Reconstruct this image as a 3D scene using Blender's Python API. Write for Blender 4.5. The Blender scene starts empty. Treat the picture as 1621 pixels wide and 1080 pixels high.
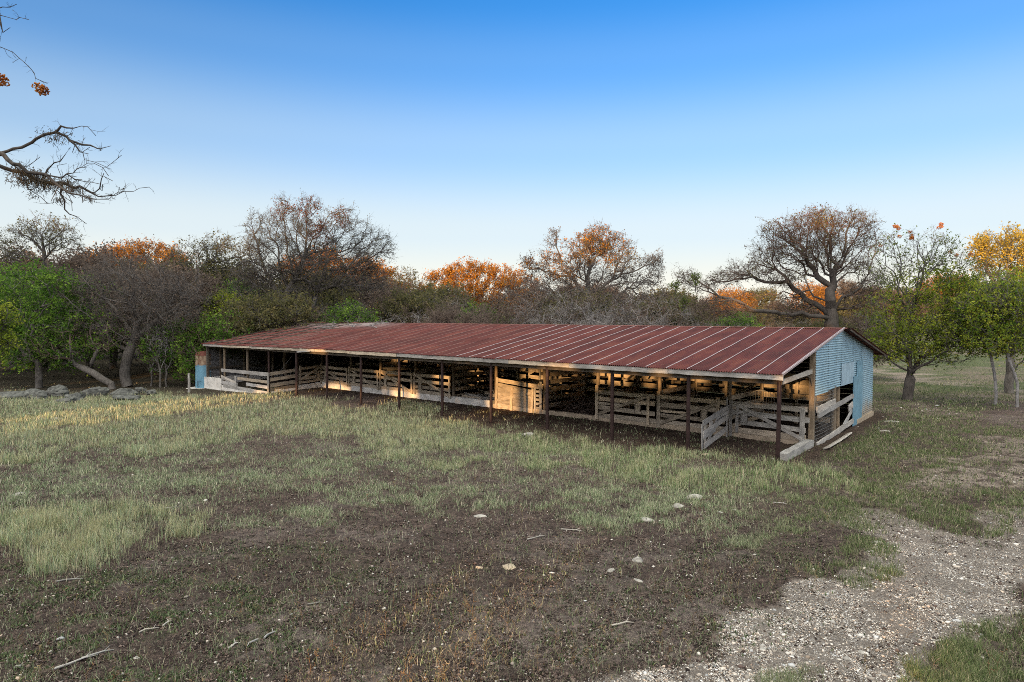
import bpy, math, random
import numpy as np
from mathutils import Vector, Matrix
R = math.radians
C = bpy.context.scene.collection
SC = bpy.context.scene
# ---------------------------------------------------------------- camera
CAM_H, FPX, PITCH, ROLL = 4.544, 1024.1, 1.907, 0.296
cd = bpy.data.cameras.new('camera'); cam = bpy.data.objects.new('camera', cd); C.objects.link(cam)
cd.sensor_fit = 'HORIZONTAL'; cd.sensor_width = 36.0; cd.lens = 36.0 * FPX / 1621.0
cd.clip_start = 0.1; cd.clip_end = 3000
cam.matrix_world = (Matrix.Translation((0, 0, CAM_H)) @ Matrix.Rotation(R(90 - PITCH), 4, 'X') @ Matrix.Rotation(R(ROLL), 4, 'Z'))
SC.camera = cam
# ---------------------------------------------------------------- light
SUN_AZ = 206.0      # compass bearing of the sun, 0 = +Y (into the picture), clockwise
SUN_EL = 5.0
w = bpy.data.worlds.new('World'); SC.world = w; w.use_nodes = True
wn = w.node_tree.nodes; wl = w.node_tree.links
bg = wn['Background']
sky = wn.new('ShaderNodeTexSky'); sky.sky_type = 'NISHITA'; sky.sun_disc = False
sky.sun_elevation = R(SUN_EL); sky.sun_rotation = R(SUN_AZ)
sky.altitude = 200; sky.air_density = 1.0; sky.dust_density = 0.3; sky.ozone_density = 5.6
# low-lying haze whitens the sky towards the horizon, and a wide pale aureole surrounds the low sun behind the camera; the sky overhead is brightened as added fill light
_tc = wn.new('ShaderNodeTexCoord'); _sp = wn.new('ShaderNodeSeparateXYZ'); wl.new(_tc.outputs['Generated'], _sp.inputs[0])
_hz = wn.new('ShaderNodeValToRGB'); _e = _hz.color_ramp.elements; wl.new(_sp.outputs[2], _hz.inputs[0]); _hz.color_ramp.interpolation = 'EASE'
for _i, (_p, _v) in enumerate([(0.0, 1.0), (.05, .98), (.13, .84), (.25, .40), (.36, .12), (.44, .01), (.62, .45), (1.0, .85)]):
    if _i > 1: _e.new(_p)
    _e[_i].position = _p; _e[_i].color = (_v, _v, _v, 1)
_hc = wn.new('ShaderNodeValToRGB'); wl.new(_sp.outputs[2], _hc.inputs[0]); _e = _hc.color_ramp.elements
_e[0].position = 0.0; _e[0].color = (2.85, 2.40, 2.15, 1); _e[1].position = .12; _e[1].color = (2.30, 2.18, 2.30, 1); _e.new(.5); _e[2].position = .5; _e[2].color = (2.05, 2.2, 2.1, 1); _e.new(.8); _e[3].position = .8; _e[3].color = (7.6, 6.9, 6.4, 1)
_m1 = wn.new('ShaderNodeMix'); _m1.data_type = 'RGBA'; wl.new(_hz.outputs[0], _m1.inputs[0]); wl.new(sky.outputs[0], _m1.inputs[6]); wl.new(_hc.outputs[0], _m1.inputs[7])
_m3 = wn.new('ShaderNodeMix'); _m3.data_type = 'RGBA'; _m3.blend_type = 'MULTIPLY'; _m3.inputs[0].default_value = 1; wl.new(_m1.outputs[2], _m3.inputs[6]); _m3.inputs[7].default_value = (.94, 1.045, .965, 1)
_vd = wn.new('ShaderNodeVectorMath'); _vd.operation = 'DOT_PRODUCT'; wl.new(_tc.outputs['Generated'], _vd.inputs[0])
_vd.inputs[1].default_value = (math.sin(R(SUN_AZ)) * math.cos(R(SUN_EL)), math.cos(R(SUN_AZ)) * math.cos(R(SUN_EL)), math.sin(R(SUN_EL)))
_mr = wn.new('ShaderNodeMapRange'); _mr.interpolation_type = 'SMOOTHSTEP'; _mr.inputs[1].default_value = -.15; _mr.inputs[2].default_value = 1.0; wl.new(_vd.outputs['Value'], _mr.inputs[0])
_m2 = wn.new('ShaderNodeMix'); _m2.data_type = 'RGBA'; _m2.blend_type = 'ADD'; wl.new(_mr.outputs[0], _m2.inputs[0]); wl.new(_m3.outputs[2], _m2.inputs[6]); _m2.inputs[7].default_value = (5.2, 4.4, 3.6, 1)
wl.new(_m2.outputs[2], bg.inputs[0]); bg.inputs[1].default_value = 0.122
sd = bpy.data.lights.new('sun', 'SUN'); sun = bpy.data.objects.new('sun', sd); C.objects.link(sun)
sd.energy = 2.0; sd.angle = R(0.5); sd.color = (1.0, 0.57, 0.23)
TO_SUN = Vector((math.sin(R(SUN_AZ)) * math.cos(R(SUN_EL)), math.cos(R(SUN_AZ)) * math.cos(R(SUN_EL)), math.sin(R(SUN_EL))))
sun.rotation_euler = TO_SUN.to_track_quat('Z', 'Y').to_euler()
SC.view_settings.view_transform = 'Standard'; SC.view_settings.look = 'None'
SC.view_settings.exposure = 1.75; SC.view_settings.gamma = 1.0
SC.cycles.filter_width = 0.95; SC.cycles.use_denoising = False; SC.cycles.sample_clamp_indirect = 2.5; SC.cycles.max_bounces = 5; SC.cycles.diffuse_bounces = 3; SC.cycles.glossy_bounces = 2
SC.cycles.transmission_bounces = 3; SC.cycles.transparent_max_bounces = 4
SC.cycles.caustics_reflective = False; SC.cycles.caustics_refractive = False

# ---------------------------------------------------------------- helpers
random.seed(7); RNG = np.random.default_rng(11)
def uni(a, b): return random.uniform(a, b)
def tag(o, label=None, cat=None, group=None, kind=None):
    if label: o['label'] = label
    if cat: o['category'] = cat
    if group: o['group'] = group
    if kind: o['kind'] = kind
    return o
def empty(name, loc=(0, 0, 0), rz=0.0, label=None, cat=None, group=None):
    o = bpy.data.objects.new(name, None); C.objects.link(o)
    o.location = loc; o.rotation_euler = (0, 0, rz); o.empty_display_size = 0.2
    return tag(o, label, cat, group)
def ray(px, py):
    X, Y = px - 810.5, py - 540.0; r = R(ROLL)
    a = X * math.cos(r) + Y * math.sin(r); b = -X * math.sin(r) + Y * math.cos(r)
    c, s = math.cos(R(PITCH)), math.sin(R(PITCH)); up = -b / FPX
    return Vector((a / FPX, c + up * s, -s + up * c))
def at(px, py, Y):           # a point at distance Y into the place
    d = ray(px, py); k = Y / d.y
    return Vector((d.x * k, Y, CAM_H + d.z * k))
def gnd(px, py, z=0.0):      # a point on the ground
    d = ray(px, py); k = (z - CAM_H) / d.z
    return Vector((d.x * k, d.y * k, z))
# the barn's own axes: +x runs right along the front (towards the camera), +y from front to back
BO = Vector((8.505, 20.499, 0)); BROT = R(50.462 - 90)
def bw(x, y, z=0.0):
    c, s = math.cos(BROT), math.sin(BROT)
    return Vector((BO.x + c * x - s * y, BO.y + s * x + c * y, z))
def to_barn(X, Y):
    c, s = math.cos(BROT), math.sin(BROT); dx, dy = X - BO.x, Y - BO.y
    return c * dx + s * dy, -s * dx + c * dy
# value noise for the terrain and the plant cover
_N = RNG.random((256, 256))
def vnoise(x, y):
    x = np.asarray(x, float); y = np.asarray(y, float)
    xi = np.floor(x).astype(int); yi = np.floor(y).astype(int); fx = x - xi; fy = y - yi
    fx = fx * fx * (3 - 2 * fx); fy = fy * fy * (3 - 2 * fy)
    g = lambda a, b: _N[a & 255, b & 255]
    return (g(xi, yi) * (1 - fx) + g(xi + 1, yi) * fx) * (1 - fy) + (g(xi, yi + 1) * (1 - fx) + g(xi + 1, yi + 1) * fx) * fy
def fbm(x, y, o=4):
    s = 0; a = .5; t = 0
    for k in range(o):
        s = s + a * vnoise(x * 2 ** k + 17 * k, y * 2 ** k + 31 * k); t += a; a *= .5
    return s / t
def sst(a, b, x):
    t = np.clip((x - a) / (b - a), 0, 1); return t * t * (3 - 2 * t)
def ground_z(X, Y):
    X = np.asarray(X, float); Y = np.asarray(Y, float)
    c, s = math.cos(BROT), math.sin(BROT); dx, dy = X - BO.x, Y - BO.y
    bx, by = c * dx + s * dy, -s * dx + c * dy
    inside = sst(-41.5, -40, bx) * sst(1.5, .3, bx) * sst(-1.5, .5, by) * sst(17, 15, by)
    z = 0.22 * (fbm(X * .12, Y * .12, 3) - .5) + 0.07 * (fbm(X * .9 + 5, Y * .9, 3) - .5)
    z = z * (1 - inside)
    z = z - 0.38 * sst(-27, -37, bx) * sst(4, -1, by) * sst(-14, -6, by)
    far = sst(80, 260, np.hypot(X, Y))
    z = z + far * 9 * fbm(X * .01, Y * .01, 2) + 5 * sst(60, 200, Y) * sst(20, 90, X)
    return z
def gz(X, Y): return float(ground_z(X, Y))

class MB:                                   # collects shapes for one mesh object
    def __init__(s): s.v = []; s.f = []; s.uv = []; s.m = []; s.sm = []
    def add(s, vs, fs, uvs=None, m=0, smooth=False):
        b = len(s.v); s.v += [tuple(v) for v in vs]
        for i, f in enumerate(fs):
            s.f.append(tuple(b + k for k in f)); s.m.append(m); s.sm.append(smooth)
            s.uv.append(uvs[i] if uvs else [(0, 0)] * len(f))
        return s
    def board(s, a, b, h, t, up=(0, 0, 1), rag=0.0, seg=None, m=0):
        """sawn timber from a to b: h across 'up', t thick, with slightly uneven edges"""
        a = Vector(a); b = Vector(b); d = b - a; L = d.length; d.normalize(); up = Vector(up)
        side = d.cross(up).normalized(); up = side.cross(d).normalized()
        n = seg or (max(1, min(14, int(L / .35))) if rag else 1)
        u0 = uni(0, 50); v0 = uni(0, 50); vs = []; bow = uni(-1, 1) * rag * .9
        for i in range(n + 1):
            q = i / n; w1 = uni(-rag, rag); w2 = uni(-rag, rag); c = a + d * (L * q) + side * bow * math.sin(math.pi * q)
            if rag and i in (0, n): c = c + d * uni(-rag, rag)
            for (su, sv, wj) in ((1, 1, w1), (1, -1, w1), (-1, -1, w2), (-1, 1, w2)):
                vs.append(c + up * (su * h / 2 + wj) + side * (sv * t / 2))
        fs = []; uvs = []
        for i in range(n):
            for k in range(4):
                k2 = (k + 1) % 4
                fs.append((4 * i + k, 4 * i + k2, 4 * i + 4 + k2, 4 * i + 4 + k))
                wd = h if k % 2 else t; o = v0 + (.0, .1, .35, .5)[k]
                uvs.append([(u0 + L * i / n, o), (u0 + L * i / n, o + wd), (u0 + L * (i + 1) / n, o + wd), (u0 + L * (i + 1) / n, o)])
        fs += [(3, 2, 1, 0), (4 * n, 4 * n + 1, 4 * n + 2, 4 * n + 3)]
        uvs += [[(u0, v0), (u0 + .01, v0), (u0 + .01, v0 + h), (u0, v0 + h)]] * 2
        return s.add(vs, fs, uvs, m)
    def tube(s, pts, rad, n=8, m=0, caps=True, rough=0.0):
        pts = [Vector(p) for p in pts]; rad = [rad] * len(pts) if isinstance(rad, (int, float)) else rad
        vs = []; u0 = uni(0, 50); Ls = [0.0]
        for i in range(1, len(pts)): Ls.append(Ls[-1] + (pts[i] - pts[i - 1]).length)
        ref = Vector((0.3, .9, .2))
        for i, p in enumerate(pts):
            d = (pts[min(i + 1, len(pts) - 1)] - pts[max(i - 1, 0)]).normalized()
            if abs(d.dot(ref)) > .95: ref = Vector((1, 0, 0))
            x = d.cross(ref).normalized(); y = d.cross(x)
            for k in range(n):
                a = 2 * math.pi * k / n; r = rad[i] * (1 + uni(-rough, rough))
                vs.append(p + x * math.cos(a) * r + y * math.sin(a) * r)
        fs = []; uvs = []
        for i in range(len(pts) - 1):
            for k in range(n):
                k2 = (k + 1) % n; fs.append((n * i + k, n * i + k2, n * (i + 1) + k2, n * (i + 1) + k))
                c = 2 * math.pi * rad[i] / n
                uvs.append([(u0 + Ls[i], k * c), (u0 + Ls[i], (k + 1) * c), (u0 + Ls[i + 1], (k + 1) * c), (u0 + Ls[i + 1], k * c)])
        s.add(vs, fs, uvs, m, True)
        if caps:
            s.add(vs[:n], [tuple(range(n))[::-1]], None, m); s.add(vs[-n:], [tuple(range(n))], None, m)
        return s
    def box(s, c, d, m=0):
        c = Vector(c); x, y, z = d[0] / 2, d[1] / 2, d[2] / 2
        return s.board(c - Vector((x, 0, 0)), c + Vector((x, 0, 0)), d[2], d[1], m=m)
    def build(s, name, mats, parent=None):
        me = bpy.data.meshes.new(name); me.from_pydata(s.v, [], s.f)
        uvl = me.uv_layers.new(name='uv'); flat = [c for f in s.uv for p in f for c in p]
        uvl.data.foreach_set('uv', flat)
        me.polygons.foreach_set('material_index', s.m); me.polygons.foreach_set('use_smooth', s.sm)
        for m in (mats if isinstance(mats, (list, tuple)) else [mats]): me.materials.append(m)
        o = bpy.data.objects.new(name, me); C.objects.link(o); o.parent = parent; me.update()
        return o
def np_mesh(name, V, F, mats, parent=None, col=None, smooth=False, uv=None):
    """V (n,3), F (m,k) index array -> one mesh object, fast"""
    me = bpy.data.meshes.new(name); k = F.shape[1]
    me.vertices.add(len(V)); me.vertices.foreach_set('co', np.ascontiguousarray(V, dtype=np.float32).ravel())
    me.loops.add(F.size); me.loops.foreach_set('vertex_index', np.ascontiguousarray(F, dtype=np.int32).ravel())
    me.polygons.add(len(F)); me.polygons.foreach_set('loop_start', np.arange(0, F.size, k, dtype=np.int32))
    if smooth: me.polygons.foreach_set('use_smooth', np.ones(len(F), dtype=bool))
    if col is not None:
        a = me.color_attributes.new('tint', 'FLOAT_COLOR', 'POINT')
        c4 = np.ones((len(V), 4), np.float32); c4[:, :3] = col; a.data.foreach_set('color', c4.ravel())
    for m in (mats if isinstance(mats, (list, tuple)) else [mats]): me.materials.append(m)
    me.update(calc_edges=True)
    o = bpy.data.objects.new(name, me); C.objects.link(o); o.parent = parent
    return o

# ---------------------------------------------------------------- materials
def mat(name):
    m = bpy.data.materials.new(name); m.use_nodes = True; nt = m.node_tree
    for n in list(nt.nodes): nt.nodes.remove(n)
    out = nt.nodes.new('ShaderNodeOutputMaterial'); b = nt.nodes.new('ShaderNodeBsdfPrincipled')
    nt.links.new(b.outputs[0], out.inputs[0]); b.inputs['Roughness'].default_value = .85
    b.inputs['Specular IOR Level'].default_value = .25
    return m, nt, b, out
def N(nt, t, **k):
    n = nt.nodes.new(t)
    for a, v in k.items():
        if a.startswith('i_'): n.inputs[a[2:].replace('_', ' ')].default_value = v
        else: setattr(n, a, v)
    return n
def ramp(nt, src, stops, interp='LINEAR'):
    r = nt.nodes.new('ShaderNodeValToRGB'); r.color_ramp.interpolation = interp
    e = r.color_ramp.elements
    while len(e) < len(stops): e.new(.5)
    for i, (p, c) in enumerate(stops):
        e[i].position = p; e[i].color = (*c, 1) if len(c) == 3 else c
    nt.links.new(src, r.inputs[0]); return r.outputs[0]
def coords(nt, kind='Object', scale=(1, 1, 1)):
    tc = nt.nodes.new('ShaderNodeTexCoord'); mp = nt.nodes.new('ShaderNodeMapping')
    mp.inputs['Scale'].default_value = scale; nt.links.new(tc.outputs[kind], mp.inputs[0]); return mp.outputs[0]
def noise(nt, vec, scale, detail=4, rough=.6, out=0):
    n = N(nt, 'ShaderNodeTexNoise'); n.inputs['Scale'].default_value = scale
    n.inputs['Detail'].default_value = detail; n.inputs['Roughness'].default_value = rough
    nt.links.new(vec, n.inputs['Vector']); return n.outputs[out]
def mixc(nt, fac, a, b, mode='MIX'):
    m = N(nt, 'ShaderNodeMix', data_type='RGBA', blend_type=mode)
    for i, x in ((0, fac), (6, a), (7, b)):
        if isinstance(x, (int, float)): m.inputs[i].default_value = x
        elif isinstance(x, tuple): m.inputs[i].default_value = (*x, 1)
        else: nt.links.new(x, m.inputs[i])
    return m.outputs[2]
def bump(nt, b, h, strength=.4, dist=.02):
    n = N(nt, 'ShaderNodeBump'); n.inputs['Strength'].default_value = strength; n.inputs['Distance'].default_value = dist
    nt.links.new(h, n.inputs['Height']); nt.links.new(n.outputs[0], b.inputs['Normal'])
def wood(name, dark, mid, light, bumpy=.5):
    m, nt, b, o = mat(name); uv = coords(nt, 'UV', (2.2, 38, 1)); uv2 = coords(nt, 'UV', (1, 3, 1))
    g = noise(nt, uv, 1.6, 6, .65); blot = noise(nt, uv2, 1.3, 3, .6)
    c = ramp(nt, g, [(.30, dark), (.5, mid), (.68, light)])
    inf = N(nt, 'ShaderNodeObjectInfo')
    sh = ramp(nt, inf.outputs['Random'], [(0, (.72, .70, .68)), (.5, (1, 1, 1)), (1, (1.18, 1.1, 1.0))])
    c = mixc(nt, ramp(nt, blot, [(.4, (0, 0, 0)), (.62, (.75, .75, .75))]), c, tuple(x * .55 for x in mid))
    c = mixc(nt, 1.0, c, sh, 'MULTIPLY'); nt.links.new(c, b.inputs['Base Color'])
    b.inputs['Roughness'].default_value = .9; bump(nt, b, g, bumpy, .01); return m
M = {}
M['wood_grey'] = wood('weathered_grey_wood', (.14, .135, .125), (.42, .405, .38), (.62, .60, .57))
M['wood_tan'] = wood('weathered_tan_wood', (.17, .135, .10), (.50, .43, .34), (.70, .62, .50))
M['wood_post'] = wood('cedar_post', (.09, .07, .05), (.24, .195, .145), (.38, .32, .25))
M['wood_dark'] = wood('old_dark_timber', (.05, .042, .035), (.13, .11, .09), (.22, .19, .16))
M['wood_white'] = wood('bleached_timber', (.16, .155, .15), (.46, .45, .44), (.70, .69, .67))

def simple(name, col, rough=.8, nscale=8, var=.35, metal=0, kind='Object', bmp=.2):
    m, nt, b, o = mat(name); v = coords(nt, kind); n = noise(nt, v, nscale, 5, .6)
    c = ramp(nt, n, [(.3, tuple(x * (1 - var) for x in col)), (.7, tuple(min(1, x * (1 + var)) for x in col))])
    nt.links.new(c, b.inputs['Base Color']); b.inputs['Roughness'].default_value = rough; b.inputs['Metallic'].default_value = metal
    if bmp: bump(nt, b, n, bmp, .02)
    return m
M['steel_post'] = simple('maroon_painted_steel', (.034, .019, .018), .5, 6, .4)
M['concrete'] = simple('old_whitewashed_concrete', (.66, .64, .60), .9, 2.5, .28)
M['tan_stone'] = simple('tan_sill_stone', (.42, .34, .25), .9, 3, .3)
M['iron'] = simple('dark_iron', (.05, .035, .03), .6, 9, .4)
M['wire'] = simple('galvanised_wire', (.25, .25, .25), .5, 9, .2)
M['rock'] = simple('pale_limestone', (.36, .34, .31), .95, 9, .45, bmp=1.0)
M['boulder'] = simple('grey_lichen_limestone', (.10, .102, .095), .95, 4.5, .75, bmp=1.0)

# rusty red roofing
def roofing():
    m, nt, b, o = mat('rusted_red_roofing'); v = coords(nt, 'Object', (1, .25, 1)); v2 = coords(nt, 'Object')
    n1 = noise(nt, v, 2.2, 6, .65); n2 = noise(nt, v2, 30, 4, .7); n3 = noise(nt, v2, .35, 3, .5)
    c = ramp(nt, n1, [(.32, (.060, .015, .014)), (.5, (.098, .023, .021)), (.7, (.145, .045, .030))])
    c = mixc(nt, ramp(nt, n2, [(.5, (0, 0, 0)), (.78, (.4, .4, .4))]), c, (.19, .10, .085))
    inf = N(nt, 'ShaderNodeObjectInfo')
    c = mixc(nt, 1.0, c, ramp(nt, inf.outputs['Random'], [(0, (.82, .80, .82)), (1, (1.15, 1.08, 1.05))]), 'MULTIPLY')
    # the far end near the ridge has weathered to bare grey metal
    sp = N(nt, 'ShaderNodeSeparateXYZ'); tc = N(nt, 'ShaderNodeTexCoord'); nt.links.new(tc.outputs['Object'], sp.inputs[0])
    mx = N(nt, 'ShaderNodeMapRange', interpolation_type='SMOOTHSTEP'); mx.inputs[1].default_value = -25.5; mx.inputs[2].default_value = -30.5; nt.links.new(sp.outputs[0], mx.inputs[0])
    my = N(nt, 'ShaderNodeMapRange', interpolation_type='SMOOTHSTEP'); my.inputs[1].default_value = 5.2; my.inputs[2].default_value = 7.2; nt.links.new(sp.outputs[1], my.inputs[0])
    mm = N(nt, 'ShaderNodeMath', operation='MULTIPLY'); nt.links.new(mx.outputs[0], mm.inputs[0]); nt.links.new(my.outputs[0], mm.inputs[1])
    mk = N(nt, 'ShaderNodeMath', operation='MULTIPLY'); nt.links.new(mm.outputs[0], mk.inputs[0]); nt.links.new(ramp(nt, n1, [(.35, (.1, .1, .1)), (.55, (.9, .9, .9))]), mk.inputs[1])
    c = mixc(nt, mk.outputs[0], c, (.27, .23, .23))
    nt.links.new(c, b.inputs['Base Color']); b.inputs['Metallic'].default_value = .0; b.inputs['Roughness'].default_value = .7
    b.inputs['Specular IOR Level'].default_value = .22; bump(nt, b, n2, .25, .004); return m
M['roof'] = roofing()
M['galv'] = simple('bare_galvanised_lap', (.37, .31, .32), .45, 14, .3)
M['faded_lap'] = simple('faded_rusty_lap', (.20, .105, .095), .7, 14, .3)
def blue_metal():
    m, nt, b, o = mat('blue_painted_corrugated_steel'); v = coords(nt, 'Object', (1, 1, .3)); n = noise(nt, v, 1.6, 6, .65)
    n2 = noise(nt, coords(nt, 'Object'), 22, 4, .7)
    c = ramp(nt, n, [(.3, (.21, .34, .42)), (.55, (.29, .44, .53)), (.75, (.38, .52, .60))])
    c = mixc(nt, ramp(nt, n2, [(.62, (0, 0, 0)), (.8, (.5, .5, .5))]), c, (.36, .44, .48))
    sp = N(nt, 'ShaderNodeSeparateXYZ'); tc = N(nt, 'ShaderNodeTexCoord'); nt.links.new(tc.outputs['Object'], sp.inputs[0])
    nz = N(nt, 'ShaderNodeMath', operation='MULTIPLY_ADD'); nt.links.new(n, nz.inputs[0]); nz.inputs[1].default_value = -1.6; nt.links.new(sp.outputs[2], nz.inputs[2])
    mz = N(nt, 'ShaderNodeMapRange', interpolation_type='SMOOTHSTEP'); mz.inputs[1].default_value = .35; mz.inputs[2].default_value = -.55; nt.links.new(nz.outputs[0], mz.inputs[0])
    c = mixc(nt, mz.outputs[0], c, (.30, .25, .19)); st = noise(nt, coords(nt, 'Object', (1, 5, .35)), 2.2, 4, .6)
    c = mixc(nt, ramp(nt, st, [(.60, (0, 0, 0)), (.74, (.5, .5, .5))]), c, (.26, .20, .16))
    nt.links.new(c, b.inputs['Base Color']); b.inputs['Roughness'].default_value = .45; b.inputs['Specular IOR Level'].default_value = .5
    return m
M['blue'] = blue_metal()
M['blue_flat'] = simple('flat_pale_blue_sheet', (.33, .46, .56), .5, 3, .2)
M['blue_door'] = simple('flat_blue_door_paint', (.17, .32, .42), .5, 3, .2)
M['dull_metal'] = simple('dull_grey_sheet', (.13, .13, .135), .6, 2, .35)
def tank_mat():
    m, nt, b, o = mat('rusty_and_blue_tank_paint'); sp = N(nt, 'ShaderNodeSeparateXYZ'); tc = N(nt, 'ShaderNodeTexCoord'); nt.links.new(tc.outputs['Object'], sp.inputs[0])
    n = noise(nt, coords(nt, 'Object', (1, 1, .35)), 3.5, 5, .65)
    nn = N(nt, 'ShaderNodeMath', operation='MULTIPLY_ADD'); nt.links.new(n, nn.inputs[0]); nn.inputs[1].default_value = .35; nt.links.new(sp.outputs[2], nn.inputs[2])
    mz = N(nt, 'ShaderNodeMapRange'); mz.inputs[1].default_value = 1.78; mz.inputs[2].default_value = 1.86; nt.links.new(nn.outputs[0], mz.inputs[0])
    rust = ramp(nt, n, [(.35, (.14, .07, .045)), (.5, (.32, .23, .16)), (.7, (.44, .35, .26))])
    bl = ramp(nt, n, [(.3, (.11, .24, .34)), (.6, (.16, .34, .46)), (.75, (.28, .42, .50))])
    nt.links.new(mixc(nt, mz.outputs[0], bl, rust), b.inputs['Base Color']); b.inputs['Roughness'].default_value = .55; return m
M['tank'] = tank_mat()
M['rust'] = simple('red_rust', (.14, .05, .038), .8, 5, .4)

def bark(name, c0, c1):
    m, nt, b, o = mat(name); v = coords(nt, 'Object', (1, 1, .25)); n = noise(nt, v, 14, 5, .7)
    big = noise(nt, coords(nt, 'Object'), .9, 3, .5)
    c = ramp(nt, n, [(.33, c0), (.66, c1)]); c = mixc(nt, ramp(nt, big, [(.4, (0, 0, 0)), (.7, (.5, .5, .5))]), c, tuple(x * 1.5 for x in c1))
    nt.links.new(c, b.inputs['Base Color']); bump(nt, b, n, .8, .03); b.inputs['Roughness'].default_value = .95; return m
M['bark'] = bark('grey_oak_bark', (.055, .048, .042), (.17, .155, .14))
M['bark_dark'] = bark('dark_bark', (.035, .030, .027), (.10, .088, .078))
M['bark_white'] = bark('pale_bark', (.10, .095, .09), (.33, .32, .31))
M['twig'] = simple('grey_twig', (.115, .105, .10), .9, 1.2, .3, bmp=0)
M['twig_dark'] = simple('dark_grey_twig', (.085, .078, .078), .9, 1.2, .3, bmp=0)
M['twig_pale'] = simple('pale_dead_twig', (.25, .235, .23), .9, 1.2, .3, bmp=0)
M['twig_brown'] = simple('brown_twig', (.13, .095, .08), .9, 1.2, .3, bmp=0)
def leaf(name, stops, scale=1.1, trans=.35):
    """foliage whose clumps differ in hue: each leaf carries a random tint of its own, each clump another"""
    m, nt, b, o = mat(name); v = coords(nt, 'Object'); n = noise(nt, v, scale, 3, .6); n2 = noise(nt, v, 14, 2, .6)
    a = N(nt, 'ShaderNodeMath', operation='MULTIPLY_ADD'); nt.links.new(n2, a.inputs[0]); a.inputs[1].default_value = .4; 
    s = N(nt, 'ShaderNodeMath', operation='ADD'); nt.links.new(n, s.inputs[0]); s.inputs[1].default_value = -.2; nt.links.new(s.outputs[0], a.inputs[2])
    c = ramp(nt, a.outputs[0], stops)
    d = N(nt, 'ShaderNodeBsdfDiffuse'); t = N(nt, 'ShaderNodeBsdfTranslucent'); mx = N(nt, 'ShaderNodeMixShader')
    mx.inputs[0].default_value = trans; nt.links.new(c, d.inputs[0]); nt.links.new(c, t.inputs[0])
    nt.links.new(d.outputs[0], mx.inputs[1]); nt.links.new(t.outputs[0], mx.inputs[2]); nt.links.new(mx.outputs[0], o.inputs[0]); return m
M['leaf_green'] = leaf('dense_green_leaves', [(.32, (.03, .075, .015)), (.5, (.095, .19, .03)), (.66, (.25, .37, .06))])
M['leaf_yellowgreen'] = leaf('yellow_green_leaves', [(.32, (.085, .14, .02)), (.5, (.22, .28, .035)), (.68, (.42, .42, .06))])
M['leaf_olivegreen'] = leaf('olive_green_leaves', [(.3, (.07, .11, .025)), (.5, (.13, .17, .035)), (.7, (.22, .25, .05))])
M['leaf_olive'] = leaf('olive_brown_leaves', [(.3, (.06, .07, .03)), (.5, (.13, .125, .055)), (.7, (.22, .18, .08))])
M['leaf_brown'] = leaf('dead_grey_brown_leaves', [(.3, (.085, .068, .060)), (.5, (.15, .12, .10)), (.7, (.22, .165, .125))])
M['leaf_rust'] = leaf('rust_orange_cypress_needles', [(.3, (.19, .075, .02)), (.5, (.40, .165, .03)), (.7, (.60, .30, .05))])
M['leaf_red'] = leaf('russet_oak_leaves', [(.3, (.12, .05, .035)), (.5, (.22, .08, .045)), (.7, (.30, .12, .06))])
M['leaf_gold'] = leaf('golden_autumn_leaves', [(.3, (.20, .17, .03)), (.5, (.42, .30, .05)), (.7, (.60, .42, .07))])
M['berry'] = leaf('orange_seed_clusters', [(.3, (.22, .07, .03)), (.5, (.42, .15, .04)), (.7, (.55, .26, .07))], 6, .1)
M['moss'] = leaf('hanging_moss', [(.3, (.09, .08, .06)), (.5, (.16, .13, .09)), (.7, (.28, .17, .07))], 5)
M['brush'] = leaf('thicket_leaves', [(.3, (.075, .066, .058)), (.5, (.12, .10, .085)), (.7, (.15, .15, .075))], .5)

def grass_mat():
    m, nt, b, o = mat('grass_blades'); a = N(nt, 'ShaderNodeAttribute', attribute_name='tint')
    d = N(nt, 'ShaderNodeBsdfDiffuse'); t = N(nt, 'ShaderNodeBsdfTranslucent'); mx = N(nt, 'ShaderNodeMixShader'); mx.inputs[0].default_value = .3
    nt.links.new(a.outputs['Color'], d.inputs[0]); nt.links.new(a.outputs['Color'], t.inputs[0])
    nt.links.new(d.outputs[0], mx.inputs[1]); nt.links.new(t.outputs[0], mx.inputs[2]); nt.links.new(mx.outputs[0], o.inputs[0]); return m
M['grass'] = grass_mat()

# ================================================================ the ground
def pix(X, Y):        # where a ground point falls in the photograph (used to lay out plant cover as surveyed)
    Y = np.maximum(Y, 4.0); r = R(ROLL); c, s = math.cos(R(PITCH)), math.sin(R(PITCH))
    dep = Y * c + CAM_H * s; up = Y * s - CAM_H * c
    px, py = FPX * X / dep, -FPX * up / dep
    return 810.5 + px * math.cos(r) - py * math.sin(r), 540 + px * math.sin(r) + py * math.cos(r)
def blobs(px, py, L):
    s = np.zeros_like(px)
    for b in L:
        q = ((px - b[0]) / b[2]) ** 2 + ((py - b[1]) / b[3]) ** 2
        s = np.maximum(s, (b[4] if len(b) > 4 else 1.0) * sst(1.35, .55, q))
    return s
TALL = [(430, 642, 130, 15), (560, 652, 110, 13), (690, 670, 90, 13), (770, 684, 60, 10), (170, 634, 280, 17, .85), (330, 628, 120, 12, .8), (140, 668, 200, 24), (300, 655, 190, 26), (430, 668, 190, 32), (560, 672, 130, 30), (660, 688, 120, 28), (770, 700, 110, 24), (880, 714, 100, 24),
        (990, 730, 100, 26), (1100, 748, 100, 28), (1200, 760, 100, 28), (1290, 768, 80, 28, .8), (60, 862, 150, 48), (190, 828, 120, 26, .8), (60, 700, 130, 22, .8), (260, 695, 150, 22, .9)]
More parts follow.
